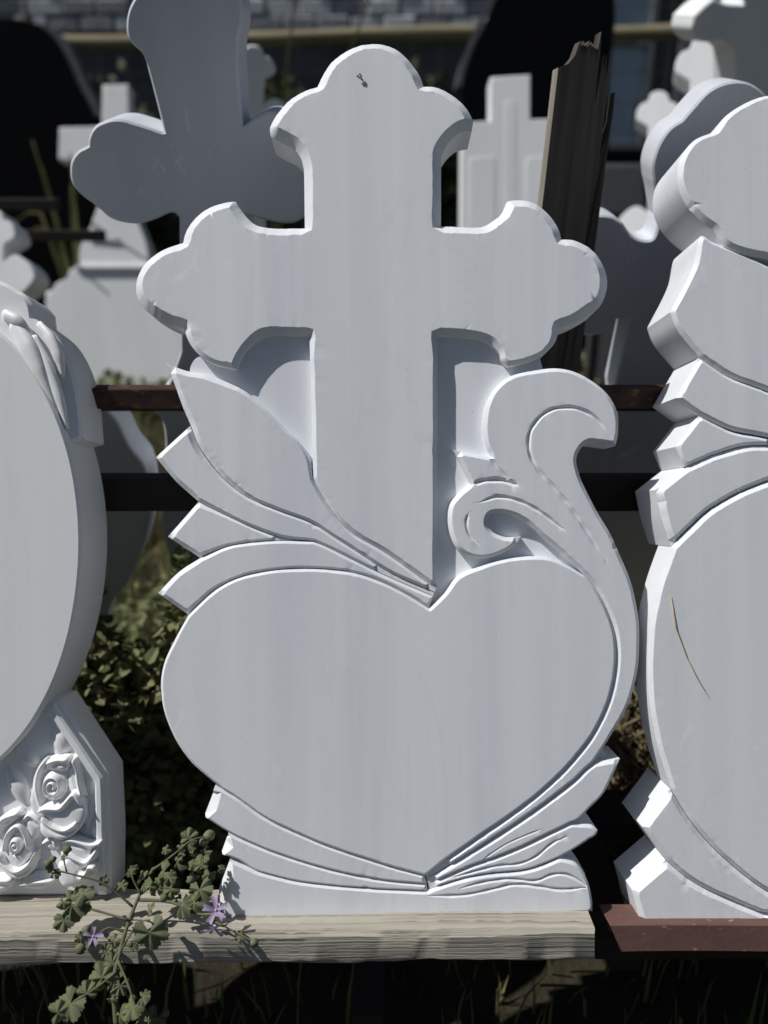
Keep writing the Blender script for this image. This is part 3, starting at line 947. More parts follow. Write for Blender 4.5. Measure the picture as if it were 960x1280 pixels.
cs = curve((391, 598), (398, 612), (420, 646), (441, 667), (480, 690), (546, 737))
cross = poly(
    curve((396, 103), (404, 87), (416, 70), (441, 54), (472, 49), (493, 55), (511, 70), (525, 89), (530, 103)),
    curve((530, 103), (546, 104), (564, 112), (582, 128), (592, 146), (591, 158)), curve((591, 158), (575, 162), (560, 176), (553, 190), (552, 206)),
    curve((552, 206), (552, 279)), curve((552, 279), (603, 280), (617, 273), (628, 264), (635, 248)),
    curve((635, 248), (645, 246), (667, 249), (688, 264), (700, 282), (704, 296)),
    curve((704, 296), (720, 297), (741, 308), (755, 326), (762, 346), (760, 364), (752, 381), (734, 394), (713, 404), (700, 408)),
    curve((700, 408), (696, 425), (682, 441), (660, 452), (636, 457)), curve((636, 457), (628, 450), (625, 441), (611, 427), (593, 421), (547, 418)),
    curve((547, 418), (546, 737)), rev(cs),
    curve((391, 598), (390, 542), (387, 446), (386, 418)), curve((386, 418), (342, 417), (324, 421), (308, 434), (298, 448), (294, 460)),
    curve((294, 460), (282, 458), (264, 453), (246, 441), (234, 425), (228, 408)),
    curve((228, 408), (211, 404), (193, 395), (177, 383), (168, 367), (168, 348), (177, 328), (193, 314), (211, 305), (226, 300)),
    curve((226, 300), (230, 286), (241, 270), (257, 257), (278, 250), (293, 248)), curve((293, 248), (296, 254), (305, 266), (317, 277), (331, 281), (380, 282)),
    curve((380, 282), (379, 208)), curve((379, 208), (375, 193), (365, 181), (349, 173), (337, 166)), curve((337, 166), (336, 156), (344, 139), (360, 121), (381, 108), (396, 103)))
y412 = fm.px((480, 412))[1]
def cross_ch(x, y, nx, ny):
    return (5.5 + 6.0 * min(1, max(0, (y - y412 + .03) / .045))) * px
slab('cross', ML(cross), mm, main, 0, .0555, 11.5 * px, chfun=cross_ch, slope=.9)
# recessed ground between the carvings
slab('recessed_ground', ML(poly(curve((300, 400), (640, 400)), curve((640, 400), (677, 440)), curve((677, 440), (684, 464)), curve((684, 464), (700, 560)), curve((700, 560), (700, 640)), curve((700, 640), (745, 760)), curve((745, 760), (748, 930)),
     curve((748, 930), (764, 950)), curve((764, 950), (742, 1012)), curve((742, 1012), (722, 1030)), curve((722, 1030), (735, 1052)), curve((735, 1052), (714, 1068)), curve((714, 1068), (736, 1100)), curve((736, 1100), (737, 1126)), curve((737, 1126), (290, 1138)), curve((290, 1138), (290, 1000)), curve((290, 1000), (225, 900)),
     curve((225, 900), (252, 700)), curve((252, 700), (262, 600)), curve((262, 600), (240, 470)), curve((240, 470), (233, 461), (240, 445), (256, 440)), curve((256, 440), (300, 400)))), mm, main, -.0160, .0405, 0)

l12 = curve((236, 531), (246, 556), (260, 577), (278, 598), (306, 620), (345, 637), (388, 653), (423, 675), (459, 698), (480, 712), (544, 741))
l23 = curve((246, 627), (282, 644), (317, 660), (352, 672), (392, 677))
l34 = curve((248, 698), (282, 684), (317, 678), (352, 676), (392, 677))
l34b = curve((392, 677), (409, 684), (441, 700), (480, 719), (542, 746))
hl = curve((234, 770), (246, 758), (271, 736), (299, 722), (335, 714), (370, 711), (409, 712), (445, 717), (480, 729), (515, 747), (537, 761))
hr = curve((537, 761), (556, 742), (572, 722), (597, 710), (625, 701), (657, 696), (685, 697), (707, 705), (731, 719))
hs = curve((731, 719), (745, 735), (758, 760), (768, 787), (771, 813), (769, 845), (761, 877), (749, 905), (728, 937), (692, 976), (650, 1011), (604, 1043), (561, 1073), (531, 1096))
hb = curve((531, 1096), (480, 1082), (459, 1075), (416, 1061), (367, 1041), (328, 1022), (296, 999), (278, 988))
s1 = curve((744, 955), (733, 964), (721, 976), (685, 1004), (639, 1036), (586, 1070), (533, 1101))
r12 = curve((714, 1031), (700, 1038), (671, 1052), (636, 1068), (586, 1086), (535, 1108))
r23 = curve((700, 1075), (678, 1084), (653, 1091), (611, 1095), (572, 1103), (536, 1115))
ab = curve((296, 1048), (331, 1063), (381, 1080), (430, 1093), (480, 1102), (534, 1107))
bc = curve((315, 1089), (323, 1092), (367, 1103), (423, 1110), (480, 1114), (535, 1116))
G = .35 * px
c_leaf = 3.4 * px
x_left = fm.px((302, 1000))[0]; x_left_up = fm.px((262, 600))[0]; y_low = fm.px((480, 960))[1]
def ch_low(x, y, nx, ny): return (13 if x < x_left and nx > .55 else 3.0) * px
def blend(x, x0, w, a, b):
    t_ = min(1, max(0, (x - x0) / w)); return a + (b - a) * t_ * t_ * (3 - 2 * t_)
def ch_up(x, y, nx, ny): return blend(x, x_left_up - .03, .06, 6.2, 3.2) * px
def gr(w, dep, *pts): return (ML(curve(*pts)), w * px, dep * px)
slab('leaf', ML(poly(curve((205, 452), (232, 462), (257, 466), (282, 476), (306, 488), (331, 510), (352, 531), (374, 552), (387, 575), (391, 598)), cs, curve((546, 737), (544, 741)), rev(l12), curve((236, 531), (227, 510), (216, 480), (205, 452)))),
     mm, main, -.0008, .0540, 6 * px, gap=G, chfun=lambda x, y, nx, ny: blend(x, x_left_up, .07, 7.5, 3.4) * px)
slab('leaf', ML(poly(curve((236, 531), (192, 571)), curve((192, 571), (218, 602), (246, 627)), l23, l34b, curve((542, 746), (544, 741)), rev(l12))), mm, main, -.0016, .0532, c_leaf, gap=G, chfun=ch_up)
slab('leaf', ML(poly(curve((246, 627), (207, 671)), curve((207, 671), (228, 685), (248, 698)), l34, rev(l23))), mm, main, -.0024, .0524, c_leaf, gap=G, chfun=ch_up)
slab('leaf', ML(poly(curve((248, 698), (222, 715), (195, 742)), curve((195, 742), (211, 754), (234, 770)), hl, curve((537, 761), (542, 746)), rev(l34b), rev(l34))), mm, main, -.0012, .0536, c_leaf, gap=G, chfun=ch_up)
slab('heart_panel', ML(poly(hl, hr, hs, hb, curve((278, 988), (257, 971), (239, 955), (221, 930), (209, 905), (202, 880), (200, 852), (205, 827), (218, 799), (234, 770)))),
     mm, main, 0.0, .0548, 3.4 * px, gap=G)
slab('scroll', ML(poly(curve((772, 557), (750, 554), (735, 554), (726, 563), (722, 574), (726, 593), (735, 614), (749, 641), (763, 664), (777, 694), (790, 726), (797, 754), (801, 785), (800, 831), (793, 866), (781, 895), (763, 925), (744, 955)),
     s1, curve((533, 1101), (531, 1096)), rev(hs), curve((731, 719), (724, 712), (700, 690), (678, 671), (660, 655), (643, 645), (625, 641), (613, 644), (610, 653), (616, 664), (632, 671), (653, 671)),
     curve((653, 671), (645, 682), (629, 692), (607, 699), (590, 697), (572, 687), (563, 669), (560, 648), (563, 630), (574, 616), (588, 605)), curve((588, 605), (581, 590), (567, 562)), curve((567, 562), (590, 566), (613, 570)),
     curve((613, 570), (607, 556), (604, 531), (609, 503), (622, 481), (639, 469), (668, 462), (696, 459), (721, 464), (746, 478), (763, 494), (773, 513), (775, 535), (772, 557)))),
     mm, main, -.0010, .0538, 5 * px, gap=G, grooves=[
        gr(3.2, 3.6, (769, 552), (756, 535), (742, 520), (724, 511), (707, 509), (687, 513), (671, 526), (662, 543), (662, 563), (671, 584), (689, 605), (710, 630), (728, 655), (744, 680), (758, 699)),
        gr(3, 3.2, (600, 628), (622, 621), (646, 625), (671, 637), (705, 662)), gr(2.6, 2.6, (586, 641), (583, 653), (586, 666), (595, 678)),
        gr(4, 4.5, (590, 606), (604, 601), (625, 600), (646, 605)), gr(3.4, 3.4, (612, 571), (622, 584), (636, 600))])
slab('leaf', ML(poly(rev(s1), curve((744, 955), (760, 952), (777, 950)), curve((777, 950), (769, 969), (756, 994), (740, 1011), (724, 1027), (714, 1031)), r12, curve((535, 1108), (533, 1101)))), mm, main, -.0018, .0530, 4 * px, gap=G,
     grooves=[gr(1.6, 1.2, (602, 1077), (632, 1057), (675, 1038))])
slab('leaf', ML(poly(rev(r12), curve((714, 1031), (742, 1034), (749, 1040)), curve((749, 1040), (747, 1046), (735, 1054), (721, 1063), (700, 1075)), r23, curve((536, 1115), (535, 1108)))), mm, main, -.0026, .0522, 3.6 * px, gap=G,
     grooves=[gr(2.6, 2.6, (560, 1101), (586, 1093), (622, 1084), (650, 1081), (671, 1072), (689, 1057), (707, 1048))])
slab('leaf', ML(poly(rev(hb), curve((531, 1096), (534, 1107)), rev(ab), curve((296, 1048), (278, 1038), (253, 1022)), curve((253, 1022), (268, 983)), curve((268, 983), (278, 988)))), mm, main, -.0014, .0534, 4 * px, gap=G, chfun=ch_low)
slab('leaf', ML(poly(ab, curve((534, 1107), (535, 1116)), rev(bc), curve((315, 1089), (296, 1077), (274, 1070)), curve((274, 1070), (284, 1042)), curve((284, 1042), (296, 1048)))), mm, main, -.0022, .0526, 4 * px, gap=G, chfun=ch_low)
slab('foot', ML(poly(bc, curve((535, 1116), (536, 1115)), rev(r23), curve((700, 1075), (710, 1077), (721, 1081), (731, 1093), (738, 1109), (742, 1130)), curve((742, 1130), (742, 1142)), curve((742, 1142), (270, 1156)), curve((270, 1156), (270, 1118)), curve((270, 1118), (286, 1076)), curve((286, 1076), (315, 1089)))),
     mm, main, -.0020, .0516, 4 * px, gap=G, chfun=ch_low, grooves=[
        gr(2.8, 2.8, (575, 1112), (600, 1105), (636, 1100), (671, 1102), (689, 1095), (707, 1094), (724, 1102), (734, 1109)),
        gr(3.0, 3.0, (536, 1121), (579, 1120), (611, 1114), (643, 1107), (671, 1109), (700, 1113), (733, 1111))])
tag(main, 'white marble headstone with a budded cross above a heart, leaves and a curled scroll', 'headstone')

# a fly on the top of the cross
def fly():
    root = empty('fly', fm.mw @ Matrix.Translation((*fm.px((452, 100)), 0.002)) @ Matrix.Rotation(R(-48), 4, 'Z'))
    bm = bmesh.new(); bmesh.ops.create_icosphere(bm, subdivisions=2, radius=1, matrix=Matrix.Diagonal((.0030, .0010, .0010, 1)))
    bm_obj('body', bm, M['insect'], root, 0)
    for s in (-1, 1):
        mesh_obj('wing', [(0.001, 0, .0016), (-.002, s * .0028, .0014), (-.0062, s * .0026, .001), (-.006, s * .0006, .0014)], [(0, 1, 2, 3)], M['granite_edge'], root)
    tag(root, 'small dark fly on the trefoil top of the cross', 'fly')
fly()

# ------------------------------------------------------------------ the thick stone on the steel channel
fr = Frame(P(1140, 1152, .879), LEAN)
right = empty('thick_heart_headstone', fr.mw)
def RL(ps): return fr.pts(ps)
def mir(c, cx=1160): return [np.array((2 * cx - p[0], p[1])) for p in reversed(c)]
TH = .082
half = [curve((1160, 640), (1084, 640)), curve((1084, 640), (1084, 290)), curve((1084, 290), (1020, 292), (1000, 302), (990, 318)), curve((990, 318), (975, 323), (949, 321), (930, 317), (907, 307), (892, 287)),
        curve((892, 287), (878, 277), (860, 258), (848, 232), (850, 200), (867, 176), (893, 164)), curve((893, 164), (906, 146), (935, 127), (962, 119), (985, 122), (1000, 132)),
        curve((1000, 132), (1006, 146), (1025, 158), (1084, 160)), curve((1084, 160), (1084, 70)), curve((1084, 70), (1062, 52), (1040, 40)), curve((1040, 40), (1030, 10), (1050, -25), (1090, -40)), curve((1090, -40), (1110, -78), (1160, -95))]
hp = poly(*half)
slab('cross', RL(hp + mir(hp)), M['marble'], right, .004, TH + .004, 6 * px)
k12 = curve((876, 446), (911, 469), (960, 488), (1040, 520), (1160, 604))
k23 = curve((876, 519), (916, 537), (960, 546), (1040, 566), (1160, 612))
k34 = curve((857, 584), (897, 567), (935, 557), (1000, 557))
k4 = curve((1000, 557), (1060, 574), (1160, 640))
khl = curve((841, 684), (865, 660), (897, 633), (960, 603), (1020, 592), (1090, 602), (1160, 644))
kra = curve((835, 1079), (868, 1105), (912, 1126), (960, 1146))
khb = curve((1160, 1140), (1080, 1142), (1000, 1130), (960, 1115), (902, 1070), (868, 1032), (840, 988))
slab('leaf', RL(poly(curve((892, 300), (878, 293), (867, 333), (839, 389)), curve((839, 389), (847, 410), (876, 446)), k12, curve((1160, 604), (1085, 470), (1040, 380), (960, 330), (892, 300)))), M['marble'], right, 0, TH, 5 * px, gap=G)
slab('leaf', RL(poly(curve((876, 446), (846, 497)), curve((846, 497), (876, 519)), k23, curve((1160, 612), (1160, 604)), rev(k12))), M['marble'], right, -.001, TH - .002, 4.5 * px, gap=G)
slab('leaf', RL(poly(curve((876, 519), (846, 558)), curve((846, 558), (857, 584)), k34, curve((1000, 557), (960, 547), (916, 538), (876, 519)))), M['marble'], right, -.002, TH - .004, 4 * px, gap=G)
slab('leaf', RL(poly(curve((857, 584), (822, 612)), curve((822, 612), (830, 650), (841, 684)), khl, curve((1160, 644), (1160, 640)), rev(k4), rev(k34))), M['marble'], right, -.001, TH - .003, 7 * px, gap=G)
slab('heart_panel', RL(poly(khl, curve((1160, 644), (1230, 602), (1300, 590), (1400, 630), (1470, 720), (1490, 830), (1470, 930), (1400, 1020), (1300, 1090), (1160, 1140)), khb,
     curve((840, 988), (823, 933), (814, 885), (811, 840), (814, 780), (825, 730), (841, 684)))), M['marble'], right, .0006, .048, 5 * px, gap=G)
slab('leaf', RL(poly(curve((840, 988), (804, 1036)), curve((804, 1036), (835, 1079)), kra, curve((960, 1146), (1000, 1132)), curve((1000, 1131), (960, 1115), (902, 1070), (868, 1032), (840, 988)))), M['marble'], right, -.001, TH - .003, 6 * px, gap=G)
slab('foot', RL(poly(curve((835, 1079), (792, 1116)), curve((792, 1116), (803, 1158)), curve((803, 1158), (1500, 1150)), curve((1500, 1150), (1500, 1060)), curve((1500, 1060), (1420, 1010)), curve((1420, 1010), (1160, 1100)), curve((1160, 1100), (1000, 1128)), curve((1000, 1128), (960, 1146)), rev(kra))),
     M['marble'], right, -.0026, TH - .006, 6 * px, gap=G)
slab('side_leaf', RL(poly(curve((1160, 612), (1235, 520), (1330, 440), (1440, 400)), curve((1440, 400), (1450, 500), (1490, 560)), curve((1490, 560), (1430, 640), (1300, 590), (1160, 640)))), M['marble'], right, -.0014, TH - .005, 5 * px)
slab('recessed_ground', RL([np.array(p, float) for p in ((1000, 310), (1320, 310), (1320, 700), (1000, 620), (960, 400))]), M['marble'], right, -.02, TH - .03, 0)
tag(right, 'thick white marble cross and heart headstone standing on the red brown channel', 'headstone')
# dry straw caught on its heart
sp = [fr.mw @ Vector((*fr.px(p), z)) for p, z in (((838, 745), .0016), ((844, 785), .0022), ((858, 822), .002), ((872, 850), .0024), ((886, 872), .0016))]
V, F = tube([p - sp[0] for p in sp], [.0003, .0006, .0004, .0006, .0002], 6)
o = mesh_obj('straw_stalk', V, F, M['straw_gold'], None, 0); o.location = sp[0]
tag(o, 'thin dry straw stalk stuck to the face of the thick heart stone', 'straw')

# ------------------------------------------------------------------ the oval stone with roses
DL = .9013
fl = Frame(P(-95, 1122, DL), LEAN)
oval = empty('oval_rose_headstone', fl.mw)
def LL(ps): return fl.pts(ps)
def mirl(c): return [np.array((-190 - p[0], p[1])) for p in reversed(c)]
mp = M['marble_plain']
t = np.linspace(0, 2 * math.pi, 140, endpoint=False)
el = [np.array((-95 + 196 * math.cos(a), 678 - 311 * math.sin(a) * (1.0 if math.sin(a) < 0 else .96))) for a in t]
slab('oval_panel', LL(el), mp, oval, 0.0, .086, 3 * px)
hb_ = poly(curve((-95, 330), (-10, 345), (22, 362)), curve((22, 362), (32, 374)), curve((32, 374), (34, 392)), curve((34, 392), (62, 415), (82, 450), (94, 500), (98, 548)), curve((98, 548), (60, 560)), curve((60, 560), (-95, 560)))
slab('upper_block', LL(hb_ + mirl(hb_)), mp, oval, -.014, .068, 5 * px)
lb = poly(curve((40, 880), (66, 880)), curve((66, 880), (100, 932)), curve((100, 932), (128, 975)), curve((128, 975), (132, 1060)), curve((132, 1060), (131, 1130)), curve((131, 1130), (-95, 1130)))
slab('rose_base', LL([np.array((-95, 860.))] + lb + mirl([np.array((-95, 860.))] + lb)), mp, oval, -.018, .052, 4 * px)
# raised frame of the rose panel
fo = poly(curve((62, 884), (97, 934)), curve((97, 934), (125, 976)), curve((125, 976), (129, 1124)))
fi = poly(curve((54, 893), (88, 941)), curve((88, 941), (114, 982)), curve((114, 982), (118, 1124)))
slab('panel_frame', LL(fo + rev(fi)), mp, oval, -.008, .02, 3 * px)

mc = M['marble_carved']
def zp(*pts): return [np.array((x / 5.33, 900 + y / 5.33)) for x, y in pts]     # points read off an enlargement of the rose panel
def rose(petals, name='rose', step=.75):
    """carved relief: petals laid one over another, each with a bulging body and a raised rim (heights in pixels)"""
    outs = [np.array(poly(curve(*zp(*p[0], p[0][0]), step=1.5))) for p in petals]
    allp = np.concatenate(outs)
    lo, hi = allp.min(0) - 2, allp.max(0) + 2
    gx, gy = np.arange(lo[0], hi[0], step), np.arange(lo[1], hi[1], step)
    X, Y = np.meshgrid(gx, gy)
    Q = np.stack([X.ravel(), Y.ravel()], 1)
    H = np.full(len(Q), -3.0)
    for (o, rim, h0, bulge, rh, rw), pl in zip(petals, outs):
        ins = inside(Q, pl)
        if not ins.any(): continue
        q = Q[ins]
        d, _ = seg_dist(q, pl, np.roll(pl, -1, 0))
        h = h0 + bulge * (1 - np.exp(-d / 5.0)) - 2.2 * np.exp(-d / 1.0)
        if rim:
            rl = np.array(curve(*zp(*rim), step=1.5))
            dr, _ = seg_dist(q, rl[:-1], rl[1:])
            h = h + rh * np.exp(-(dr / rw) ** 2) - 1.2 * np.exp(-((dr - rw * 2.2) / (rw * .9)) ** 2)
        H[ins] = np.maximum(h, H[ins] - 6)
    G2 = H.reshape(X.shape)
    for _ in range(1):
        Pd = np.pad(G2, 1, mode='edge')
        G2 = (Pd[1:-1, 1:-1] * 4 + Pd[:-2, 1:-1] + Pd[2:, 1:-1] + Pd[1:-1, :-2] + Pd[1:-1, 2:]) / 8
    keep = G2 > -2.2
    idx = -np.ones(X.shape, int)
    V, F = [], []
    sc = DL / FPX
    for j in range(X.shape[0]):
        for i in range(X.shape[1]):
            if keep[j, i]:
                idx[j, i] = len(V)
                u, v = fl.px((X[j, i], Y[j, i]))
                V.append((u, v, -.0185 + G2[j, i] * sc * 1.25))
    for j in range(X.shape[0] - 1):
        for i in range(X.shape[1] - 1):
            q = (idx[j, i], idx[j + 1, i], idx[j + 1, i + 1], idx[j, i + 1])
            if min(q) >= 0: F.append(q)
    return mesh_obj(name, V, F, mc, oval, 0)
def ring(cx, cy, rx, ry): return [(cx + rx * math.cos(a), cy + ry * math.sin(a)) for a in np.linspace(0, 2 * math.pi, 12, endpoint=False)]
def swirl(cx, cy, rx, ry, turns=1.8): return [(cx + rx * (1 - .8 * t) * math.cos(2 + t * turns * 6.28), cy + ry * (1 - .8 * t) * math.sin(2 + t * turns * 6.28)) for t in np.linspace(0, 1, 22)]
ROSE_A = [
    ([(165, 560), (180, 400), (230, 290), (330, 250), (450, 250), (560, 330), (605, 480), (590, 620), (500, 700), (300, 700), (200, 650)], None, 2, 4, 0, 1),
    ([(165, 560), (195, 440), (235, 330), (290, 262), (305, 330), (270, 420), (280, 540), (305, 640), (240, 690), (190, 640)], [(290, 275), (245, 340), (228, 430), (240, 520), (262, 600)], 7, 3, 5, 2.6),
    ([(455, 285), (485, 262), (512, 340), (545, 450), (560, 540), (500, 510), (440, 530), (425, 420), (438, 340)], [(470, 278), (498, 340), (514, 430), (532, 510)], 7, 3, 6, 2.6),
    ([(280, 345), (300, 285), (370, 258), (445, 258), (450, 305), (420, 355), (340, 350)], [(300, 292), (370, 268), (440, 270)], 10, 5, 4, 3.2),
    (ring(345, 450, 88, 105), swirl(345, 450, 66, 80), 9, 5, 4.5, 2.0),
    ([(240, 620), (285, 572), (400, 562), (440, 520), (490, 480), (550, 560), (562, 660), (500, 750), (420, 740), (330, 690), (280, 645)], [(248, 612), (300, 588), (400, 584), (440, 545), (490, 496), (535, 548)], 13, 3, 5.5, 3.0),
    ([(262, 690), (285, 645), (350, 695), (430, 720), (508, 680), (505, 755), (400, 808), (310, 795), (268, 750)], [(285, 655), (350, 702), (430, 726), (505, 690)], 16, 3, 4, 2.6),
    ([(262, 830), (330, 780), (395, 810), (360, 890), (300, 862)], [(270, 830), (340, 800), (370, 850)], 12, 3, 2, 2.0)]
ROSE_B = [
    ([(-180, 820), (-90, 700), (0, 650), (60, 620), (140, 640), (215, 700), (235, 900), (185, 1050), (60, 1080), (-100, 1040)], None, 2, 4, 0, 1),
    ([(-60, 720), (0, 650), (100, 618), (135, 650), (60, 705), (0, 745), (-50, 800)], [(-40, 720), (10, 665), (100, 632)], 9, 4, 4, 2.8),
    ([(110, 690), (170, 640), (240, 690), (230, 780), (190, 830)], [(120, 695), (170, 650), (235, 690)], 7, 3, 3, 2.4),
    ([(0, 870), (18, 780), (55, 722), (120, 698), (175, 780), (195, 870), (175, 950), (100, 1005), (35, 965)], [(8, 880), (24, 790), (62, 738), (110, 712), (158, 775), (178, 850)], 9, 4, 5, 2.6),
    (ring(98, 845, 52, 72), swirl(98, 845, 38, 54, 1.4), 11, 4, 4, 1.9),
    ([(-40, 880), (0, 905), (30, 960), (100, 998), (180, 955), (222, 890), (226, 960), (165, 1058), (70, 1068), (0, 1010), (-40, 950)], [(-30, 900), (10, 935), (40, 975), (100, 1008), (180, 966), (215, 905)], 13, 3, 4.5, 2.6),
    ([(-120, 1060), (60, 1062), (80, 1100), (20, 1160), (-120, 1160)], [(-100, 1075), (60, 1075)], 10, 5, 3, 3)]
ROSE_C = [
    ([(360, 900), (400, 820), (620, 860), (640, 960), (620, 1080), (520, 1130), (400, 1130), (370, 1020)], None, 2, 4, 0, 1),
    ([(380, 815), (470, 790), (600, 826), (668, 815), (655, 862), (590, 885), (600, 945), (480, 935), (400, 885)], [(400, 812), (470, 804), (590, 836), (662, 824)], 10, 4, 5, 2.6),
    ([(390, 880), (450, 885), (560, 940), (630, 872), (645, 905), (600, 975), (500, 1005), (400, 965)], [(450, 898), (570, 946), (632, 884)], 13, 3, 5, 2.4),
    ([(382, 960), (450, 930), (555, 1020), (595, 960), (642, 965), (622, 1045), (520, 1108), (420, 1115), (378, 1040)], [(550, 1040), (592, 972), (638, 972)], 15, 4, 5, 3.0)]
def shift(R_, dx, dy): return [([(x + dx, y + dy) for x, y in o], [(x + dx, y + dy) for x, y in rm] if rm else None, *rest) for o, rm, *rest in R_]
rose(ROSE_A); rose(ROSE_B); rose(ROSE_C)
rose(shift(ROSE_A, -700, 30)); rose(shift(ROSE_B, -850, 0))
rose([([(85, 1125), (160, 1062), (300, 1038), (345, 1100), (270, 1158), (150, 1160)], [(100, 1125), (200, 1100), (330, 1095)], 5, 6, 2, 1.8)], 'carved_leaf')
def rose_leaf(cx, cy, ang, ln, wd):
    V, F = [], []
    nu, nv = 13, 9
    sc = DL / FPX
    u0, v0 = fl.px((cx, cy))
    for j in range(nv):
        t_ = j / (nv - 1)
        w = wd * math.sin(math.pi * min(1, t_ * .97 + .03)) ** .8
        for i in range(nu):
            s = -1 + 2 * i / (nu - 1)
            x = t_ * ln; y = s * w
            z = .009 * (1 - s * s) * math.sin(math.pi * (t_ * .9 + .05)) + .0012 * math.cos(s * 9 + t_ * 26) * (1 - abs(s))
            V.append((u0 + (x * math.cos(ang) - y * math.sin(ang)) * sc, v0 + (x * math.sin(ang) + y * math.cos(ang)) * sc, -.020 + z))
    for j in range(nv - 1):
        for i in range(nu - 1): F.append((j * nu + i, j * nu + i + 1, (j + 1) * nu + i + 1, (j + 1) * nu + i))
    mesh_obj('carved_leaf', V, F, mc, oval, 0)
for a in ((66, 958, 1.45, 56, 17), (100, 1046, 1.35, 62, 13), (26, 1016, 2.0, 62, 15), (-20, 1000, 1.9, 60, 15), (44, 965, 2.5, 46, 13), (112, 1060, 1.5, 40, 9)): rose_leaf(*a)
# folds of carved cloth at the shoulder
def fold(pts, rad, ell=.7):
    q = curve(*[p[:2] for p in pts], step=5)
    n = len(q)
    rr = [np.interp(i / (n - 1), np.linspace(0, 1, len(rad)), rad) * px for i in range(n)]
    V, F = tube([(*fl.px(p), -.010 + .004 * math.sin(i / (n - 1) * 3.14)) for i, p in enumerate(q)], rr, 12, ell)
    mesh_obj('carved_fold', V, F, mc, oval, 0)
fold([(14, 402), (32, 432), (50, 470), (66, 512), (70, 530)], [11, 15, 13, 7, 2])
fold([(44, 402), (60, 422), (72, 450), (74, 470)], [5, 9, 9, 3])
fold([(36, 420), (56, 458), (72, 500), (80, 535)], [8, 10, 9, 3])
fold([(2, 392), (20, 402), (34, 418)], [9, 11, 6])
tag(oval, 'white marble headstone with a raised oval panel above carved roses', 'headstone')

# headstone added out of view, sized to shade the ground under the plank
fa = Frame(P(-600, 1128, DL), LEAN)
ar = [np.array((x, y)) for x, y in ((-.24, -.012), (.24, -.012), (.24, .24))] + [np.array((.24 * math.cos(a), .24 + .20 * math.sin(a))) for a in np.linspace(.1, math.pi - .1, 40)] + [np.array((-.24, .24))]
o = slab('shading_headstone', ar, M['marble_plain'], None, 0, .07, .006)
o.matrix_world = fa.mw
tag(o, 'unseen arched headstone added beyond the oval stone to shade the ground under the plank', 'headstone')

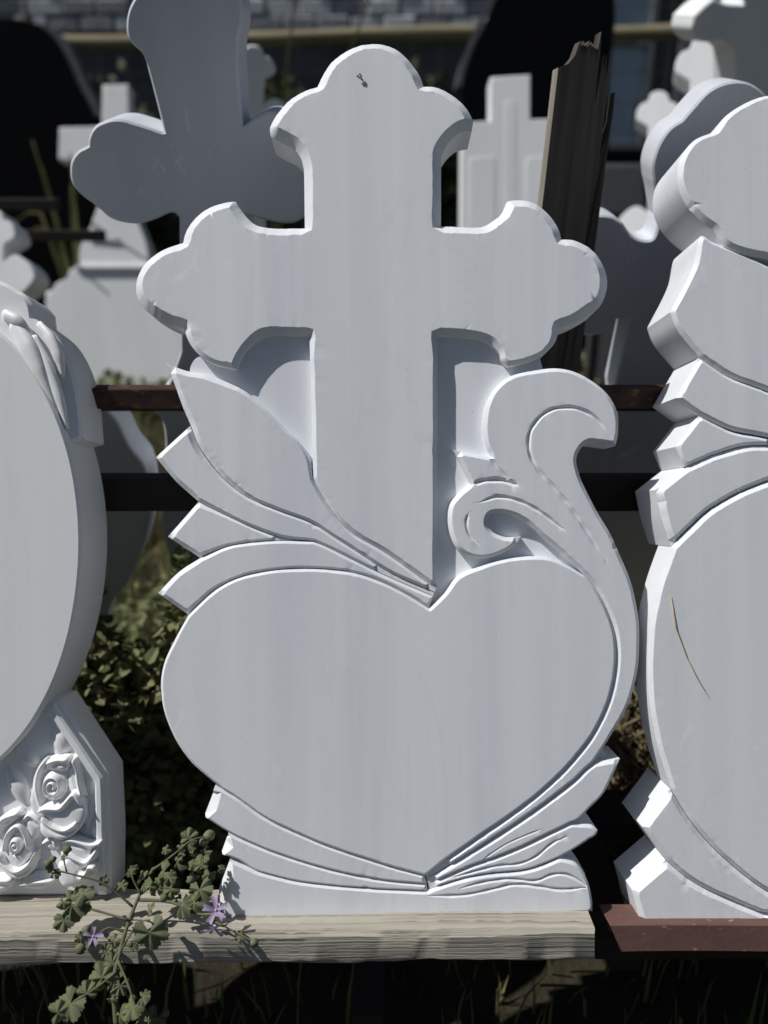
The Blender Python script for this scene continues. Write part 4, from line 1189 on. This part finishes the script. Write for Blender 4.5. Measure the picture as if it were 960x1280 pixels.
# ------------------------------------------------------------------ mallow plant on the plank
def mallow():
    base = P(150, 1300, .80)
    gz = ground_z(base.y)
    root = empty('mallow_plant', Matrix.Translation((base.x, base.y, gz)))
    off = Vector((base.x, base.y, gz))
    r = random.Random(12)
    def W(x, y, d): return P(x, y, d) - off
    def stem(name, pts, r0, r1):
        q = [W(*p) for p in pts]
        # refine
        out = []
        for i in range(len(q) - 1):
            p0 = q[max(i - 1, 0)]; p1 = q[i]; p2 = q[i + 1]; p3 = q[min(i + 2, len(q) - 1)]
            for k in range(4):
                t = k / 4
                out.append(0.5 * ((2 * p1) + (-p0 + p2) * t + (2 * p0 - 5 * p1 + 4 * p2 - p3) * t * t + (-p0 + 3 * p1 - 3 * p2 + p3) * t ** 3))
        out.append(q[-1])
        n = len(out)
        V, F = tube(out, [r0 + (r1 - r0) * i / (n - 1) + .0002 * math.sin(i * 2) for i in range(n)], 7)
        return mesh_obj(name, V, F, M['stem'], root, 0)
    g = base - CAM
    main_pts = [(146, 1285, .80), (142, 1230, .812), (150, 1190, .826), (160, 1155, .842), (176, 1115, .862), (192, 1085, .885)]
    stem('stem', main_pts, .0028, .0017)
    V, F = tube([W(146, 1287, .80), W(152, 1330, .79), Vector((.01, .0, .12)), Vector((0, 0, -.02))], [.0034, .0038, .0042, .0045], 7)
    mesh_obj('stem', V, F, M['stem'], root, 0)
    for pts, r0, r1 in (
        ([(168, 1135, .852), (130, 1105, .848), (95, 1094, .845), (62, 1086, .842)], .0013, .0008),
        ([(172, 1125, .858), (215, 1128, .855), (245, 1142, .848), (270, 1142, .842)], .0018, .0011),
        ([(190, 1088, .88), (215, 1070, .885), (240, 1050, .89), (262, 1046, .9)], .0014, .0008),
        ([(176, 1118, .86), (165, 1095, .862), (170, 1085, .865)], .0012, .0008),
        ([(156, 1165, .838), (135, 1160, .834), (118, 1172, .828)], .0013, .0009),
        ([(150, 1190, .826), (172, 1155, .832), (187, 1150, .828)], .0011, .0008),
        ([(145, 1215, .815), (120, 1235, .80), (92, 1252, .79)], .0014, .001),
        ([(147, 1200, .82), (160, 1230, .81), (170, 1262, .80)], .0014, .001),
        ([(160, 1150, .842), (120, 1138, .846), (92, 1132, .842)], .0014, .001),
        ([(176, 1118, .862), (200, 1100, .87), (205, 1090, .872)], .0012, .0009),
        ([(142, 1235, .812), (165, 1250, .83), (185, 1285, .835)], .0016, .0012),
        ([(84, 1092, .845), (80, 1075, .845), (82, 1062, .846)], .0009, .0006),
        ([(264, 1150, .846), (300, 1168, .836), (318, 1178, .832)], .001, .0008)):
        stem('stem', pts, r0, r1)
    # leaf blades: five to seven rounded lobes with folds along the ribs
    def leaf_mesh(lobes, seed):
        rr = random.Random(seed)
        n = 80
        rings = 4
        V, F = [(0, 0, 0)], []
        for j in range(1, rings + 1):
            t_ = j / rings
            for i in range(n):
                f_ = i / (n - 1)
                th = -math.pi * .86 + 2 * math.pi * .86 * f_ + math.pi / 2
                ph = (f_ * lobes) % 1.0
                lob = abs(math.sin(math.pi * f_ * lobes)) ** .55
                out = .70 + .30 * lob + .045 * math.sin(f_ * lobes * 25) * (t_ > .7) + .05 * rr.uniform(-1, 1) * (j == rings)
                out *= 1 - .16 * abs(f_ - .5) * 2
                rad = t_ * (1 + (out - 1) * t_ ** 1.5)
                z = -.22 * t_ * t_ - .13 * t_ * math.cos(2 * math.pi * f_ * lobes) + .09 * math.sin(f_ * 9 + seed) * t_ + .05 * math.sin(f_ * 31 + seed) * t_ * t_
                V.append((rad * math.cos(th), rad * math.sin(th), z))
        for i in range(n - 1): F.append((0, 1 + i, 2 + i))
        for j in range(rings - 1):
            for i in range(n - 1):
                a = 1 + j * n + i
                F.append((a, a + n, a + n + 1, a + 1))
        me = bpy.data.meshes.new('leaf')
        me.from_pydata(V, [], F); me.materials.append(M['mallow' if seed != 2 else 'mallow_young'])
        me.polygons.foreach_set('use_smooth', [True] * len(me.polygons))
        return me
    lm = [leaf_mesh(5, 1), leaf_mesh(5, 2), leaf_mesh(7, 3)]
    def leaf(x, y, d, s, tilt=None, spin=None, k=None):
        o = link(bpy.data.objects.new('leaf', lm[r.randrange(3) if k is None else k]), root)
        nrm = Vector((r.uniform(-.75, .25), -r.uniform(.1, .8), r.uniform(.35, 1.0))).normalized() if tilt is None else Vector(tilt).normalized()
        q = nrm.to_track_quat('Z', 'Y').to_matrix().to_4x4()
        o.matrix_world = Matrix.Identity(4)
        o.matrix_parent_inverse = Matrix.Identity(4)
        o.matrix_local = Matrix.Translation(W(x, y, d)) @ q @ Matrix.Rotation(r.uniform(0, 6.28) if spin is None else spin, 4, 'Z') @ Matrix.Diagonal((s * px * r.uniform(.75, .98), s * px * .9, s * px * r.uniform(.8, 2.0), 1))
        return o
    for a in ((90, 1130, .842, 26, (-.2, -.7, .7), 2.6, 2), (187, 1166, .828, 27, (.1, -.9, .35), 3.3, 0), (80, 1150, .835, 15), (104, 1118, .845, 17), (205, 1090, .872, 17), (236, 1048, .892, 15),
              (163, 1086, .866, 11), (250, 1112, .858, 20), (228, 1130, .853, 18), (214, 1112, .862, 15), (196, 1112, .866, 14), (240, 1088, .88, 15), (222, 1078, .885, 13), (256, 1064, .895, 11), (262, 1092, .875, 12),
              (88, 1254, .79, 22, (-.3, -.6, .7), 2.9, 0), (72, 1266, .785, 16), (108, 1242, .795, 15), (166, 1258, .80, 17), (185, 1276, .83, 20), (128, 1222, .81, 20, (0, -.7, .6), .6, 1), (140, 1205, .818, 15), (150, 1232, .81, 13),
              (132, 1190, .824, 11), (143, 1176, .83, 10), (152, 1108, .864, 10), (130, 1100, .86, 9), (100, 1172, .83, 9), (108, 1180, .826, 8), (178, 1092, .872, 9), (226, 1058, .89, 9), (200, 1272, .84, 14), (150, 1268, .80, 15), (275, 1086, .88, 8),
              (60, 1084, .842, 8), (68, 1092, .842, 8), (80, 1068, .845, 8), (243, 1128, .85, 13), (186, 1135, .855, 11), (300, 1170, .836, 8)):
        leaf(*a)
    for cx, cy, d, w, h, n in ((235, 1095, .872, 34, 34, 20), (205, 1112, .862, 26, 20, 9), (96, 1128, .842, 22, 22, 6), (150, 1205, .818, 22, 26, 8), (150, 1262, .806, 46, 18, 9), (240, 1052, .892, 22, 14, 6)):
        for _ in range(n // 2): leaf(cx + r.uniform(-w, w), cy + r.uniform(-h, h), d + r.uniform(-.012, .012), r.uniform(5, 12))
    # round buds and seed heads
    for x, y, d, s in ((60, 1080, .842, 5), (66, 1074, .842, 4), (84, 1062, .846, 5), (262, 1044, .9, 7), (254, 1052, .9, 6), (163, 1180, .824, 4), (100, 1186, .824, 6), (108, 1162, .83, 5), (250, 1075, .885, 6), (238, 1100, .87, 5), (205, 1122, .858, 5), (318, 1178, .832, 5), (266, 1150, .846, 4)):
        bm = bmesh.new()
        bmesh.ops.create_icosphere(bm, subdivisions=2, radius=s * px)
        for v in bm.verts:
            v.co *= 1 + .22 * math.sin(math.atan2(v.co.y, v.co.x) * 5)
        o = bm_obj('bud', bm, M['mallow'], root, 0)
        o.location = W(x, y, d)
        o.rotation_euler = (r.uniform(0, 3), r.uniform(0, 3), 0)
    def petal_mesh():
        V, F = [], []
        nu, nv = 7, 8
        for j in range(nv):
            v = j / (nv - 1)
            w = .07 + .17 * v ** .8
            for i in range(nu):
                u = -1 + 2 * i / (nu - 1)
                ln = v * (1 - .16 * (1 - abs(u)) ** 2 * (v > .9)) * (1 - .07 * abs(u) ** 3 * v)
                V.append((u * w, ln, .55 * math.sin(v * 1.5) * .45 + .10 * u * u * v - .10 * v * v))
        for j in range(nv - 1):
            for i in range(nu - 1): F.append((j * nu + i, j * nu + i + 1, (j + 1) * nu + i + 1, (j + 1) * nu + i))
        me = bpy.data.meshes.new('petal'); me.from_pydata(V, [], F); me.materials.append(M['petal'])
        me.polygons.foreach_set('use_smooth', [True] * len(me.polygons))
        return me
    pm = petal_mesh()
    for x, y, d, s, nrm, nump in ((270, 1138, .838, 17, (.1, -.45, .85), 5), (268, 1160, .834, 16, (.05, -.75, -.35), 5), (117, 1170, .826, 13, (-.1, -.8, .5), 5)):
        bm = bmesh.new(); bmesh.ops.create_cone(bm, segments=8, radius1=s * px * .12, radius2=s * px * .07, depth=s * px * .4, cap_ends=True)
        f = bm_obj('flower', bm, M['pistil'], root, 0)
        q = Vector(nrm).normalized().to_track_quat('Z', 'Y').to_matrix().to_4x4()
        f.matrix_local = Matrix.Translation(W(x, y, d)) @ q
        for k in range(nump):
            o = link(bpy.data.objects.new('petal', pm), f)
            ss = s * px * r.uniform(.9, 1.08)
            o.matrix_local = Matrix.Rotation(k * 2 * math.pi / nump + r.uniform(-.15, .15), 4, 'Z') @ Matrix.Rotation(r.uniform(-.2, .3), 4, 'X') @ Matrix.Diagonal((ss, ss, ss, 1))
    tag(root, 'mallow plant with lobed leaves and mauve flowers hanging over the plank', 'plant')
mallow()
